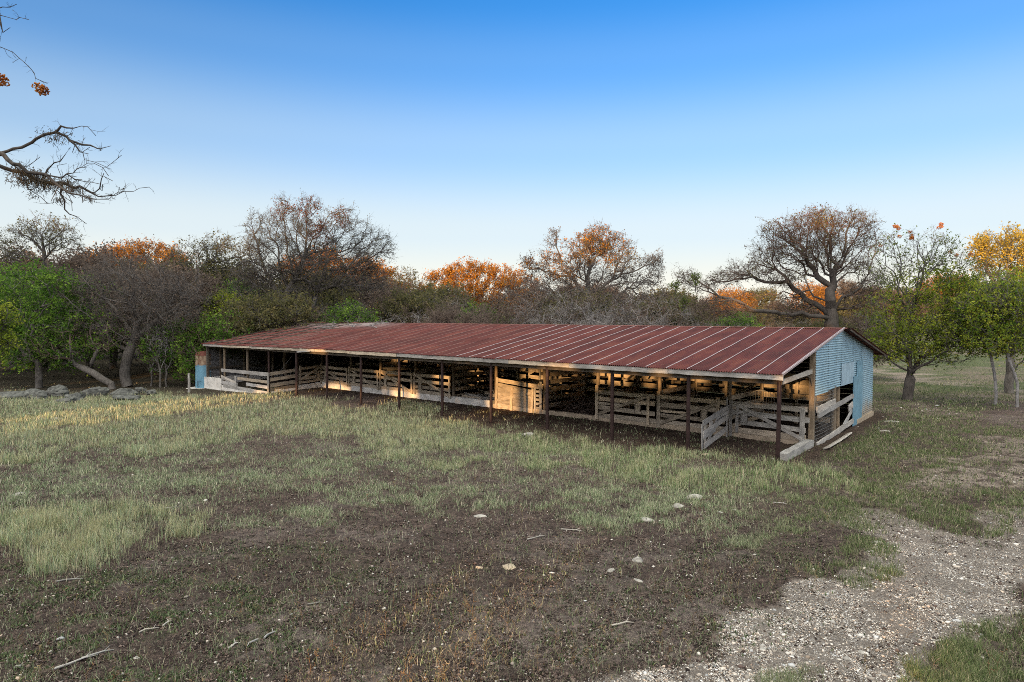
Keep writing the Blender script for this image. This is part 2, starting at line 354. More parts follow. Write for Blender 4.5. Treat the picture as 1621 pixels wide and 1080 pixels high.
MID = [(230, 748, 260, 30, .75), (470, 750, 150, 30, .7), (560, 795, 140, 24, .6), (690, 785, 110, 22, .75), (850, 795, 140, 26, .8), (1000, 790, 120, 26, .8), (620, 735, 120, 18, .6),
       (1180, 800, 140, 28, .65), (1340, 790, 140, 40, .75), (1420, 738, 130, 32, .85), (1400, 700, 130, 36, 1.0), (1450, 640, 170, 16, .9), (1520, 615, 140, 10, .8), (1480, 690, 170, 28, .9), (1400, 665, 150, 20, .8), (1560, 795, 110, 26, .7), (1160, 850, 60, 22, .5),
       (1370, 905, 80, 24, .6), (1600, 990, 90, 48, 1.0), (1540, 1045, 110, 44, 1.0), (1480, 1070, 90, 26, .7), (1610, 1045, 60, 40, .9), (1300, 830, 100, 26, .5), (100, 640, 220, 18, .8), (900, 755, 160, 20, .5), (1230, 1060, 60, 20, .3)]
LOWW = [(150, 960, 330, 70, .9), (90, 1040, 260, 60, .7), (420, 900, 150, 60, .5), (330, 990, 150, 60, .5), (60, 790, 90, 20, .6), (800, 960, 500, 90, .18), (1200, 870, 160, 50, .4)]
GRAV = [(1130, 1078, 190, 44), (1270, 1022, 160, 50), (1385, 962, 135, 46), (1480, 912, 125, 42), (1600, 880, 110, 44), (1480, 842, 180, 32, .55), (1600, 820, 90, 30, .5), (1420, 1010, 80, 34, .9),
        (1380, 1065, 110, 30, .7), (1380, 835, 80, 16, .5), (1540, 960, 60, 26, .6)]
PALE = [(1575, 742, 125, 19, 1.0), (1621, 712, 90, 10, .5), (1480, 770, 80, 10, .35), (1450, 650, 90, 10, .4), (1130, 690, 140, 8, .3), (1340, 790, 90, 16, .25)]
BARE = [(450, 728, 90, 20, .85), (330, 735, 80, 14, .6), (110, 745, 110, 16, .7), (200, 775, 140, 16, .75), (700, 755, 170, 16, .7), (860, 762, 130, 14, .6), (1050, 720, 60, 10, .3)]
def cover(X, Y):
    px, py = pix(X, Y); n = fbm(X * .9, Y * .9, 4); n2 = fbm(X * .25 + 9, Y * .25 + 4, 3); n3 = fbm(X * 2.6 + 3, Y * 2.6, 3)
    jx = (fbm(X * .5 + 40, Y * .5, 3) - .5); jy = (fbm(X * .5, Y * .5 + 70, 3) - .5)
    k = 90 / np.maximum(1, (py - 500) / 100) ** -.3 * .6
    px = px + jx * k * 2.2; py = py + jy * np.clip((py - 505) * .35, 2, 120)
    hf = fbm(X * 6.5 + 11, Y * 6.5 + 2, 2); mixn = n * .3 + n3 * .4 + hf * .3; tall = blobs(px, py, TALL) * (.12 + .88 * sst(.36, .58, mixn)); midg = np.maximum(blobs(px, py, MID), .30 * blobs(px, py, [(450, 752, 700, 60), (1300, 755, 400, 80)])) * (.08 + .92 * sst(.42, .60, mixn))
    low = blobs(px, py, LOWW) * sst(.38, .62, n3 * .7 + n * .3); grav = sst(.30, .84, blobs(px, py, GRAV) * .72 + mixn * .55 - .03); pale = blobs(px, py, PALE) * sst(.3, .5, n3)
    midg = midg * (1 - .85 * pale * sst(40, 36, Y)); bare = blobs(px, py, BARE) * sst(.25, .5, n)
    tall = tall * (1 - bare * .8); midg = midg * (1 - bare * .65)
    lx = to_barn(X, Y); bx, by = lx[0], lx[1]
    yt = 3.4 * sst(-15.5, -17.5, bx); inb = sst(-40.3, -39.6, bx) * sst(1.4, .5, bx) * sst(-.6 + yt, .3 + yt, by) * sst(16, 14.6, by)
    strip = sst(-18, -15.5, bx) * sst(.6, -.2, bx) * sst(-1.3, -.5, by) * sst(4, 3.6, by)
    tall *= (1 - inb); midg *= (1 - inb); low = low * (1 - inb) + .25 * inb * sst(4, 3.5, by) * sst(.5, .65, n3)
    # pasture beyond, with the ranch road crossing it
    past = sst(34, 44, Y) * sst(4, 12, X); road = past * sst(6.5, 3.5, np.abs(py - (590 + (px - 1400) * .175)) * 1.0)
    west = sst(-2, -12, X) * sst(36, 44, Y)
    grav = grav * (1 - inb) * (1 - past); pale = np.maximum(pale * (1 - past * .7), road * .9) * (1 - inb)
    return dict(tall=tall, mid=midg, low=low, grav=grav, pale=pale, bare=bare, inb=inb, strip=strip, past=past, road=road, west=west, n=n, n2=n2, n3=n3, px=px, py=py)

def axis(segs):
    out = [segs[0][0]]
    for a, b, st, gr in segs:
        x = a; s = st
        while x + s < b: x += s; out.append(x); s *= gr
        out.append(b)
    return np.array(out)
def build_ground():
    neg = -axis([(0, 14, .09, 1.0), (14, 700, .12, 1.07)])[::-1][:-1]
    xs = np.concatenate([neg, axis([(0, 15, .09, 1.0), (15, 700, .12, 1.065)])])
    ys = np.concatenate([-axis([(0, 300, 1.5, 1.15)])[::-1][:-1], axis([(0, 6.5, .6, 1.0), (6.5, 24, .07, 1.0), (24, 50, .14, 1.0), (50, 900, .3, 1.06)])])
    X, Y = np.meshgrid(xs, ys); Z = ground_z(X, Y); c = cover(X, Y)
    fine = (fbm(X * 4, Y * 4, 3) - .5) * .07 + (fbm(X * 13, Y * 13, 2) - .5) * .05
    Z = Z + fine * (1 - c['grav'] * .5) * sst(60, 30, np.hypot(X, Y))
    def col(a): return np.array(a)[None, None, :]
    n, n2, n3 = c['n'][..., None], c['n2'][..., None], c['n3'][..., None]
    base = col((.120, .090, .077)) * (.50 + 1.05 * n3) * (1 + .35 * (n2 - .5))
    base = base + (col((.19, .155, .14)) - base) * sst(.50, .70, n) * .55
    bot = sst(930, 1010, c['py'])[..., None] * sst(250, 500, c['px'])[..., None]
    base = base + (col((.23, .185, .165)) - base) * bot * sst(.42, .62, n) * .6
    gr = np.clip(c['tall'] + c['mid'] * .9, 0, 1)[..., None]
    base = base + (col((.105, .105, .058)) * (.7 + .6 * n3) - base) * gr * .8
    base = base + (col((.045, .062, .030)) - base) * c['low'][..., None] * .55
    base = base + (col((.46, .40, .345)) * (.65 + .6 * n3) - base) * (c['grav'] * .88)[..., None]
    base = base + (col((.34, .28, .235)) * (.8 + .35 * n3) - base) * (c['pale'] * .85)[..., None]
    p = c['past'][..., None] * (1 - c['road'][..., None] * .8)
    pc = col((.10, .125, .055)) + (col((.20, .165, .125)) - col((.10, .125, .055))) * sst(.46, .64, n2 * .6 + n * .4)
    base = base + (pc - base) * p * .85
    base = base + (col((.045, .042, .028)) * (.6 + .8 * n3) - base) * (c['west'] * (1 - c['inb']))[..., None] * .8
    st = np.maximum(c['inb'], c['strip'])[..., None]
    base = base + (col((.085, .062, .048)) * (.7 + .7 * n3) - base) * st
    V = np.stack([X, Y, Z], -1).reshape(-1, 3); h, wd = X.shape
    i = (np.arange(h - 1)[:, None] * wd + np.arange(wd - 1)[None, :]).ravel()
    F = np.stack([i, i + 1, i + wd + 1, i + wd], 1)
    m, nt, b, o = mat('soil_and_gravel'); a = N(nt, 'ShaderNodeAttribute', attribute_name='tint'); v = coords(nt, 'Object')
    g = N(nt, 'ShaderNodeAttribute', attribute_name='gravel')
    f1 = noise(nt, v, 9, 6, .7); f2 = noise(nt, v, 60, 4, .75)
    c1 = mixc(nt, 1.0, a.outputs['Color'], ramp(nt, f1, [(.32, (.38, .37, .37)), (.5, (1, 1, 1)), (.70, (1.75, 1.7, 1.65))]), 'MULTIPLY')
    c1 = mixc(nt, 1.0, c1, ramp(nt, f2, [(.36, (.30, .29, .29)), (.5, (.95, .95, .95)), (.66, (1.9, 1.86, 1.82))]), 'MULTIPLY')
    vo = N(nt, 'ShaderNodeTexVoronoi'); vo.inputs['Scale'].default_value = 22; vo.inputs['Randomness'].default_value = 1; nt.links.new(v, vo.inputs['Vector'])
    vs = N(nt, 'ShaderNodeTexVoronoi'); vs.inputs['Scale'].default_value = 60; nt.links.new(v, vs.inputs['Vector'])
    stones = mixc(nt, 1.0, ramp(nt, vo.outputs['Distance'], [(.18, (.62, .60, .57)), (.42, (.30, .26, .225)), (.6, (.20, .165, .14))]), ramp(nt, vo.outputs['Color'], [(0, (.55, .55, .55)), (1, (1.15, 1.13, 1.1))]), 'MULTIPLY')
    stones = mixc(nt, .5, stones, ramp(nt, vs.outputs['Distance'], [(.15, (.55, .52, .49)), (.5, (.19, .16, .14))]))
    gm = N(nt, 'ShaderNodeMath', operation='MULTIPLY'); nt.links.new(g.outputs['Fac'], gm.inputs[0]); nt.links.new(ramp(nt, f1, [(.35, (0, 0, 0)), (.6, (1, 1, 1))]), gm.inputs[1])
    c1 = mixc(nt, gm.outputs[0], c1, stones); nt.links.new(c1, b.inputs['Base Color']); b.inputs['Roughness'].default_value = .95
    b.inputs['Specular IOR Level'].default_value = .1
    s1 = N(nt, 'ShaderNodeMath', operation='ADD'); nt.links.new(f1, s1.inputs[0]); nt.links.new(f2, s1.inputs[1]); bump(nt, b, s1.outputs[0], 1.0, .06)
    o = np_mesh('ground', V, F, m, None, base.reshape(-1, 3), True)
    at_ = o.data.attributes.new('gravel', 'FLOAT', 'POINT'); at_.data.foreach_set('value', np.clip(c['grav'] + .35 * c['pale'] * (1 - c['past']), 0, 1).astype(np.float32).ravel())
    tag(o, 'dry ranch ground of brown soil and gravel with a pale dirt road in the distance', 'ground', kind='structure')
build_ground()

def scatter(n, x0, x1, y0, y1, near=True):
    """random ground points, denser towards the camera, inside the view wedge"""
    Y = 1 / RNG.uniform(1 / y1, 1 / y0, n); X = RNG.uniform(-.84, .84, n) * Y
    k = (X > x0) & (X < x1); return X[k], Y[k]
def blades(name, X, Y, H, Wd, col, lean=.35, label='', cat='grass', group=None):
    n = len(X); a = RNG.uniform(0, 2 * np.pi, n); la = RNG.uniform(0, 2 * np.pi, n); ll = RNG.uniform(0, lean, n) * H
    Z = ground_z(X, Y) - .01; dx, dy = np.cos(a) * Wd / 2, np.sin(a) * Wd / 2
    lx, ly = np.cos(la) * ll, np.sin(la) * ll
    V = np.empty((n, 5, 3)); V[:, 0] = np.stack([X - dx, Y - dy, Z], 1); V[:, 1] = np.stack([X + dx, Y + dy, Z], 1)
    V[:, 2] = np.stack([X + dx * .7 + lx * .35, Y + dy * .7 + ly * .35, Z + H * .55], 1); V[:, 3] = np.stack([X - dx * .7 + lx * .35, Y - dy * .7 + ly * .35, Z + H * .55], 1)
    V[:, 4] = np.stack([X + lx, Y + ly, Z + H], 1)
    i = np.arange(n)[:, None] * 5
    F = np.concatenate([i + np.array([[0, 1, 2]]), i + np.array([[0, 2, 3]]), i + np.array([[3, 2, 4]])], 1).reshape(-1, 3)
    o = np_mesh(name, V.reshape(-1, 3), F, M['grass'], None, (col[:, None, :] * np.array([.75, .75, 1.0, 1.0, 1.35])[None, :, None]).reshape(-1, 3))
    tag(o, label, cat, kind='stuff'); return o
def pick(cols, wts, n):
    cols = np.array(cols); w_ = np.array(wts, float); idx = RNG.choice(len(cols), n, p=w_ / w_.sum()); return cols[idx] * RNG.uniform(.50, 1.55, (n, 1))
# tall straw and sage grass
X, Y = scatter(1900000, -60, 60, 8, 60); c = cover(X, Y); k = RNG.random(len(X)) < c['tall'] * .52; X, Y = X[k], Y[k]
strw = sst(.4, .62, c['n2'][k])[:, None]; n = len(X)
ca = pick([(.42, .43, .24), (.28, .35, .18), (.62, .56, .37), (.37, .43, .29), (.26, .21, .15)], [3, 3, 3, 3, 1], n); cb = pick([(.18, .27, .10), (.28, .36, .19), (.40, .42, .25), (.60, .54, .36)], [3, 3, 3, 2], n)
D = np.hypot(X, Y); lush = (sst(560, 900, c['px'][k]) * sst(640, 700, c['py'][k]))[:, None]
col_ = ca * (1 - lush) + cb * lush; yl = (sst(.55, .7, c['n3'][k]) * .5)[:, None]; col_ = col_ * (1 - yl) + np.array([.50, .45, .27]) * yl
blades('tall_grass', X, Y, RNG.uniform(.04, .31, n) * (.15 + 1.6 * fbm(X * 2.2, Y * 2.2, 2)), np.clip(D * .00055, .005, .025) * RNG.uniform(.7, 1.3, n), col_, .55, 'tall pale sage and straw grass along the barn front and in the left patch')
# medium and short grass
X, Y = scatter(2600000, -60, 80, 7, 75); c = cover(X, Y); k = RNG.random(len(X)) < np.maximum(c['mid'], c['past'] * .25 * (1 - c['road'])) * .55 + .10 * c['strip'] * sst(.45, .6, c['n3']) + (c['tall'] * .12) + .012 * (1 - c['grav']) * (1 - c['inb']); X, Y = X[k], Y[k]; n = len(X); D = np.hypot(X, Y)
rt = sst(1050, 1350, c['px'][k])[:, None]
col_ = pick([(.39, .42, .26), (.28, .35, .20), (.54, .50, .37), (.21, .26, .14)], [3, 3, 2, 2], n) * (1 - rt) + rt * pick([(.14, .19, .08), (.22, .24, .12), (.38, .34, .23), (.11, .15, .06)], [3, 3, 2, 3], n)
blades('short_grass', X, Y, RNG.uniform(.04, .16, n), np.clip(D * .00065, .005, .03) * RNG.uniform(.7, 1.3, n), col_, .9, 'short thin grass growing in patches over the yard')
# low green weeds: small leaves close to the soil
X, Y = scatter(700000, -30, 40, 7, 40); c = cover(X, Y); k = RNG.random(len(X)) < c['low'] * .34 + .004 * (1 - c['grav'] * .8) * (1 - c['tall']) * (1 - c['inb']); X, Y = X[k], Y[k]; n = len(X); D = np.hypot(X, Y)
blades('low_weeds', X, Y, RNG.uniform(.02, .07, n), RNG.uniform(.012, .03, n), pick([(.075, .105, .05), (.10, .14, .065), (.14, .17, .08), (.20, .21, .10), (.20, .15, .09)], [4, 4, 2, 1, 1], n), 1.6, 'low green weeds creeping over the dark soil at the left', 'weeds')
# dead leaf, chaff and straw litter lying flat
X, Y = scatter(700000, -40, 50, 7, 50); c = cover(X, Y); k = RNG.random(len(X)) < .10 * (.35 + c['n3']) * (1 - c['tall'] * .7); X, Y = X[k], Y[k]; n = len(X)
H = RNG.uniform(.01, .03, n); blades('litter', X, Y, H, RNG.uniform(.008, .02, n), pick([(.22, .17, .13), (.33, .28, .22), (.12, .08, .06), (.42, .38, .33)], [3, 3, 3, 1], n), 3.2, 'dead leaf and straw litter lying over the bare soil', 'litter')
# dry forked weed stalks
def dry_weeds():
    V = []; F = []; Cc = []
    def seg(a, b, r, c):
        d = b - a; s = np.cross(d, RNG.normal(size=3)); s /= np.linalg.norm(s) + 1e-9; t = np.cross(d, s); t /= np.linalg.norm(t) + 1e-9; i = len(V)
        for q, rr in ((a, r), (b, r * .6)):
            for an in (0, 2.1, 4.2): V.append(q + (s * math.cos(an) + t * math.sin(an)) * rr); Cc.append(c)
        for k in range(3): F.append((i + k, i + (k + 1) % 3, i + 3 + (k + 1) % 3, i + 3 + k))
    X, Y = scatter(2300, -9, 12, 7.4, 22); c = cover(X, Y)
    k = RNG.random(len(X)) < (.16 + .5 * blobs(c['px'], c['py'], [(800, 1010, 330, 60), (1150, 930, 200, 60, .6), (600, 1070, 250, 40)])) * (1 - c['grav'] * .8) * (1 - c['tall'])
    for x, y in zip(X[k], Y[k]):
        p = np.array([x, y, gz(x, y)]); h = RNG.uniform(.10, .34); col = np.array(random.choice([(.26, .17, .10), (.26, .22, .17), (.34, .26, .15), (.22, .19, .16)])) * uni(.8, 1.2)
        q = p; d = np.array([uni(-.25, .25), uni(-.25, .25), 1.])
        for j in range(3):
            q2 = q + d * h / 3 + RNG.normal(size=3) * .01; seg(q, q2, .0035, col)
            for _ in range(random.choice([1, 2, 2])):
                e = q2 + np.array([uni(-1, 1), uni(-1, 1), uni(.4, 1.3)]) * h * .26; seg(q2, e, .0028, col)
                for _ in range(random.choice([0, 1, 2])): seg(e, e + np.array([uni(-1, 1), uni(-1, 1), uni(-.2, 1)]) * .035, .006, col * 1.15)
            q = q2
    o = np_mesh('dry_weeds', np.array(V), np.array(F), M['grass'], None, np.array(Cc)); tag(o, 'dry orange brown weed stalks standing on bare soil', 'weeds', kind='stuff')
dry_weeds()
ICO_V = []; _t = (1 + 5 ** .5) / 2
for s1 in (-1, 1):
    for s2 in (-_t, _t): ICO_V += [(s1, s2, 0), (0, s1, s2), (s2, 0, s1)]
ICO_V = np.array(ICO_V) / math.sqrt(1 + _t * _t)
def _icof():
    L = []
    for a in range(12):
        for b in range(a + 1, 12):
            for c_ in range(b + 1, 12):
                P = ICO_V[[a, b, c_]]
                if max(np.linalg.norm(P[0] - P[1]), np.linalg.norm(P[1] - P[2]), np.linalg.norm(P[0] - P[2])) < 1.1:
                    L.append((a, b, c_) if np.dot(np.cross(P[1] - P[0], P[2] - P[0]), P.sum(0)) > 0 else (a, c_, b))
    return np.array(L)
ICO_F = _icof()
OCT_V = np.array([(1, 0, 0), (0, 1, 0), (-1, 0, 0), (0, -1, 0), (0, 0, 1), (0, 0, -1)], float)
OCT_F = np.array([(0, 1, 4), (1, 2, 4), (2, 3, 4), (3, 0, 4), (1, 0, 5), (2, 1, 5), (3, 2, 5), (0, 3, 5)])
def lumps(name, X, Y, s, BV, BF, cols, wts, label, cat, flat=(.35, .8), sink=.2):
    n = len(X); rot = RNG.uniform(0, 2 * np.pi, n); nb = len(BV)
    P = BV[None] * (1 + RNG.uniform(-.32, .32, (n, nb, 1))) * np.stack([s * RNG.uniform(.8, 1.7, n), s, s * RNG.uniform(*flat, n)], 1)[:, None, :]
    x = P[..., 0] * np.cos(rot)[:, None] - P[..., 1] * np.sin(rot)[:, None]; y = P[..., 0] * np.sin(rot)[:, None] + P[..., 1] * np.cos(rot)[:, None]
    V = np.stack([x + X[:, None], y + Y[:, None], P[..., 2] + (ground_z(X, Y) + s * sink)[:, None]], -1).reshape(-1, 3)
    F = (BF[None] + np.arange(n)[:, None, None] * nb).reshape(-1, 3)
    o = np_mesh(name, V, F, M['chips'], None, np.repeat(pick(cols, wts, n), nb, axis=0)); tag(o, label, cat, kind='stuff')
m_, nt_, b_, _o = mat('loose_limestone_chips'); a_ = N(nt_, 'ShaderNodeAttribute', attribute_name='tint'); nt_.links.new(a_.outputs['Color'], b_.inputs['Base Color']); b_.inputs['Roughness'].default_value = .95; M['chips'] = m_
STONE = [(.50, .47, .43), (.42, .37, .32), (.60, .57, .53), (.42, .33, .26), (.38, .38, .38)]
X, Y = scatter(200000, -14, 34, 7.3, 48); c = cover(X, Y); far_ = blobs(*pix(X, Y), [(1445, 650, 70, 12), (1390, 668, 60, 10, .6), (1500, 660, 50, 7, .5)])
k = RNG.random(len(X)) < (.07 * c['grav'] * (.3 + 1.2 * sst(.4, .65, c['n3'])) + .002 * (1 - c['inb']) * (1 - c['tall']) + .01 * c['pale'] + .35 * far_ * sst(.45, .6, c['n3']))
X, Y = X[k], Y[k]; s_z = np.clip(RNG.lognormal(-4.3, .5, len(X)), .009, .040) * (1 + .9 * far_[k] * sst(25, 35, Y)); lumps('gravel', X, Y, s_z, ICO_V, ICO_F, STONE, [4, 4, 2, 2, 2], 'loose pale limestone gravel on the track at the right', 'gravel')
X, Y = scatter(900000, -4, 34, 7.3, 30); c = cover(X, Y); k = RNG.random(len(X)) < .36 * c['grav'] * (.4 + 1.0 * sst(.35, .6, c['n3'])) + .03 * c['pale']; X, Y = X[k], Y[k]
lumps('gravel_fines', X, Y, np.clip(RNG.lognormal(-4.95, .38, len(X)), .004, .018), OCT_V, OCT_F, STONE, [4, 4, 2, 2, 2], 'fine crushed limestone covering the track at the right', 'gravel', (.5, .9))
X, Y = scatter(900000, -20, 26, 7.3, 26); c = cover(X, Y); k = RNG.random(len(X)) < .22 * (1 - c['grav'] * .8) * (1 - c['tall'] * .8) * (.3 + c['n3']); X, Y = X[k], Y[k]
lumps('soil_clods', X, Y, np.clip(RNG.lognormal(-4.6, .45, len(X)), .005, .035), OCT_V, OCT_F, [(.095, .067, .058), (.040, .029, .026), (.135, .10, .085), (.24, .20, .18), (.48, .45, .41)], [5, 6, 2.5, .8, .3], 'crumbled dark soil clods and specks over the bare yard', 'soil', (.5, .95))
def rock(name, loc, size, m, label, cat='rock', group=None, seed=0, rot=None, level=3):
    """a broken limestone lump: subdivided ball pushed in and out by noise and cut by bedding planes"""
    import bmesh
    rs = random.Random(seed); bm = bmesh.new(); bmesh.ops.create_icosphere(bm, subdivisions=level, radius=1)
    from mathutils import noise as mn
    off = Vector((rs.uniform(0, 99), rs.uniform(0, 99), rs.uniform(0, 99))); pl = [(Vector((rs.gauss(0, 1), rs.gauss(0, 1), rs.gauss(0, .8))).normalized(), rs.uniform(.45, .8)) for _ in range(7)]
    for v in bm.verts:
        p = v.co.copy(); p *= 1 + .35 * mn.noise(p * 1.3 + off) + .14 * mn.noise(p * 4 + off)
        for nrm, d in pl:
            e = p.dot(nrm) - d
            if e > 0: p -= nrm * e * .85
        p += p.normalized() * .03 * mn.noise(p * 11 + off); v.co = Vector((p.x * size[0] / 2, p.y * size[1] / 2, p.z * size[2] / 2))
    me = bpy.data.meshes.new(name); bm.to_mesh(me); bm.free(); me.materials.append(m)
    o = bpy.data.objects.new(name, me); C.objects.link(o); o.location = loc; o.rotation_euler = (rs.uniform(-.15, .15), rs.uniform(-.15, .15), rs.uniform(0, 6.3) if rot is None else rot)
    return tag(o, label, cat, group)
def on_ground(px, py, dz=0.0):
    g = gnd(px, py); return Vector((g.x, g.y, gz(g.x, g.y) + dz))
ROCKS = [  # px, py, width px, label
    (1023, 824, 34, 'flat white limestone chunk on dark soil below the open gate'), (966, 905, 17, 'upright white stone with a split side in the middle foreground'),
    (1010, 921, 22, 'pale oblong stone just right of the split upright stone'), (806, 899, 34, 'flat grey white slab lying right of the small tan stone'),
    (758, 901, 16, 'small tan stone left of the grey white slab'), (1012, 891, 28, 'thin pale stone flake behind the upright white stone'),
    (214, 1044, 22, 'white stone on the weedy soil at the lower left'), (688, 1026, 12, 'small bright stone low in the middle of the foreground'),
    (1098, 786, 44, 'broad flat limestone outcrop on grass in front of the rightmost gates'), (1075, 800, 40, 'flat limestone ledge just left of the broad outcrop'), (1141, 810, 18, 'low grey stone right of the flat limestone ledges'),
    (1162, 779, 9, 'small pale stone in the grass right of the outcrop'), (760, 818, 26, 'low pale limestone patch showing in the upper edge of the bare soil'), (838, 686, 30, 'pale flat stone in the grass before the sunlit plank gate'),
    (32, 784, 26, 'pale flat stone in the grass at the left edge'), (1119, 720, 20, 'tan stone under the free end of the open gate'), (1386, 856, 26, 'flat grey stone at the edge of the gravel track'),
    (1320, 936, 16, 'light stone on brown soil left of the gravel track'), (1206, 1026, 20, 'grey stone near the lower end of the gravel track'), (1364, 1032, 18, 'pale round stone in the middle of the gravel track'),
    (1558, 999, 13, 'tan orange stone on grass right of the gravel track'), (1490, 797, 14, 'white flat stone in the grass short of the pale dirt patch'), (90, 661, 14, 'small white stone in the grass below the boulders'),
    (48, 655, 12, 'white stone farthest left in the grass below the boulders'), (1193, 722, 10, 'small white stone under the eave near the end post'), (1222, 726, 8, 'white pebble stone at the foot of the end post'),
    (1401, 684, 22, 'grey flat rock on the grass behind the blue gable'), (1412, 668, 34, 'wide grey ledge rock near the foot of the blue gable wall')]
for i, (px, py, wd, lb) in enumerate(ROCKS):
    p = on_ground(px, py); s = wd / FPX * p.y
    tan = 'tan' in lb
    s *= .85; rock('rock', p + Vector((0, 0, -s * .05)), (s, s * .75, s * (.62 if 'upright' in lb or 'round' in lb else .36)), M['tan_stone'] if tan else M['rock'], lb, seed=i, rot=uni(-.4, .4), level=3)
BOULD = [(15, 628, 70, .9, 'low grey boulder at the left edge of the picture'), (62, 627, 60, .9, 'long grey boulder below the green tree trunk'), (100, 622, 60, 1.2, 'humped grey boulder right of the green tree trunk'), (130, 629, 40, .8, 'small dark boulder between the humped and the rounded boulders'),
         (110, 634, 44, .6, 'flat boulder lying in front of the humped boulder'), (162, 618, 52, 1.0, 'low dark rounded boulder at the foot of the leaning trunk'), (205, 620, 62, 1.1, 'large rounded grey boulder left of the straight trunk'), (216, 627, 54, .7, 'pale flat boulder in front of the large rounded boulder'),
         (255, 617, 52, .7, 'low brown boulder at the foot of the straight trunk'), (302, 616, 30, .5, 'small boulder by the dead saplings near the fence post'), (278, 612, 26, .7, 'grey boulder behind the straight trunk foot')]
for i, (px, py, wd, hh, lb) in enumerate(BOULD):
    px = px * (.80 if px > 240 else .93) ; p = on_ground(px, py); s = wd / FPX * p.y
    s *= .85; rock('boulder', p + Vector((0, 0, hh * .12)), (s, s * .8, hh * .85), M['boulder'], lb, 'boulder', 'row of boulders along the trees', seed=50 + i, rot=uni(-.3, .3), level=4)
STICKS = [(985, 988, 40, 8, 'thin grey stick lying level in the middle foreground'), (905, 843, 34, -8, 'brown board end lying on the soil before the open bay'), (120, 1051, 62, 20, 'long bleached branch on weeds at the lower left'), (155, 1040, 44, 16, 'bleached twig above the long branch at the lower left'),
          (400, 1022, 26, -50, 'short white forked stick on brown soil'), (264, 992, 18, 35, 'short pale stick on dark soil at the left'), (236, 1002, 28, 16, 'brown stick below the short pale stick'), (110, 921, 36, 8, 'thin pale stick on weeds below the left grass patch'),
          (428, 1009, 26, 30, 'straight grey stick beside the white forked stick'), (848, 855, 34, 15, 'splintered grey stick on the soil above the slab'), (268, 811, 30, 12, 'thin brown stick by the left grass patch'), (1235, 795, 20, -12, 'small grey branch in short grass right of centre'),
          (370, 1027, 20, 28, 'thin twig left of the white forked stick'), (500, 960, 24, 5, 'dark twig on bare soil left of centre')]
for px, py, wd, ang, lb in STICKS:
    p = on_ground(px, py); s = wd / FPX * p.y; a = R(ang); b_ = MB()
    pts = [Vector((-s / 2, 0, .02)), Vector((-s * .15, uni(-.03, .03), .03)), Vector((s * .2, uni(-.03, .03), .035)), Vector((s / 2, uni(-.02, .02), .02))]; r0 = .012 + s * .008
    b_.tube(pts, [r0, r0 * .9, r0 * .75, r0 * .4], 6, rough=.15); b_.tube([pts[2], pts[2] + Vector((s * .18, .06, .03))], [r0 * .5, r0 * .2], 5)
    o = b_.build('stick', M['wood_white'] if 'white' in lb or 'pale' in lb or 'bleach' in lb else M['wood_grey']); o.location = p; o.rotation_euler = (0, 0, a * 2.2); tag(o, lb, 'stick')

# ================================================================ the barn
BAY = 3.05; YI = 3.84; YR = 7.69; YE = -.3; ZE = 2.859; ZR = 4.254; YB = 15.69; XL = -38.83; XR = .19; SL = (ZR - ZE) / (YR - YE)
def roof_z(y): return ZE + (min(y, 2 * YR - y) - YE) * SL
barn = empty('livestock_barn', (BO.x, BO.y, 0), BROT, 'long open-fronted livestock barn with rusty red corrugated roof and blue metal gable end', 'barn')
def sheet(x0, x1, rear):
    """one corrugated roofing sheet with its bare-metal lap along one edge"""
    pit = .0878; per = 6; n = int(round((x1 - x0) / pit * per)); dz = uni(-.003, .003); tilt = uni(-.008, .008)
    rows = 8; ea = uni(-.025, .02); V = []; F = []; mi = []
    for j in range(rows + 1):
        q = j / rows
        for i in range(n + 1):
            x = x0 + (x1 - x0) * i / n; y = (YE + ea) + (YR - YE - ea) * q
            z = roof_z(y) + .021 * math.cos(2 * math.pi * (x - x0) / pit) + (.014 if x > x1 - .042 and not rear else 0) + dz + tilt * (x - x0) - (.012 * math.sin(math.pi * q * 5) ** 2) + .004 * uni(-1, 1) * (j % 2)
            z -= .10 * sst(-20, -38.8, x) * (1 - q) + .10 * sst(-30, -34, x) * sst(-42, -36, x) * q
            if rear: y = 2 * YR - y; z -= .002
            V.append((x, y, z))
    w_ = n + 1
    for j in range(rows):
        for i in range(n):
            a = j * w_ + i; F.append((a, a + 1, a + w_ + 1, a + w_) if not rear else (a, a + w_, a + w_ + 1, a + 1))
            x = (i + .5) / per; mi.append(1 if (i + .5) * (x1 - x0) / n > (x1 - x0) - .040 and (not rear) and (uni(0, 1) < (1.0 if x0 > -16 else (.95 if x0 > -25 else .6))) else 0)
    mb = MB()
    mb.v = V; mb.f = F; mb.m = mi; mb.sm = [True] * len(F); mb.uv = [[(0, 0)] * 4] * len(F)
    return mb.build('roof_sheet', [M['roof'], M['galv'] if x0 > -15 else M['faded_lap']], barn)
k = 0; x = XR
while x > XL + .1:
    x0 = max(XL, x - .79)
    sheet(x0 - .018, x, False)
    x = x0
x = XR + .27
while x > XL + .1:
    x0 = max(XL, x - .79); sheet(x0 - .018, x, True); x = x0
b_ = MB()
for s in (-1, 1):
    n = 60
    for i in range(n):
        xa = XL + (XR + .1 - XL) * i / n; xb = XL + (XR + .1 - XL) * (i + 1) / n - .004
        if xa < -27 and uni(0, 1) < .5: continue
        b_.board((xa, YR + s * .09, ZR + .012 - uni(0, .01)), (xb, YR + s * .09, ZR + .012 - uni(0, .01)), .19, .006, (0, 1, -s * .18))
b_.build('ridge_cap', M['rust'], barn)
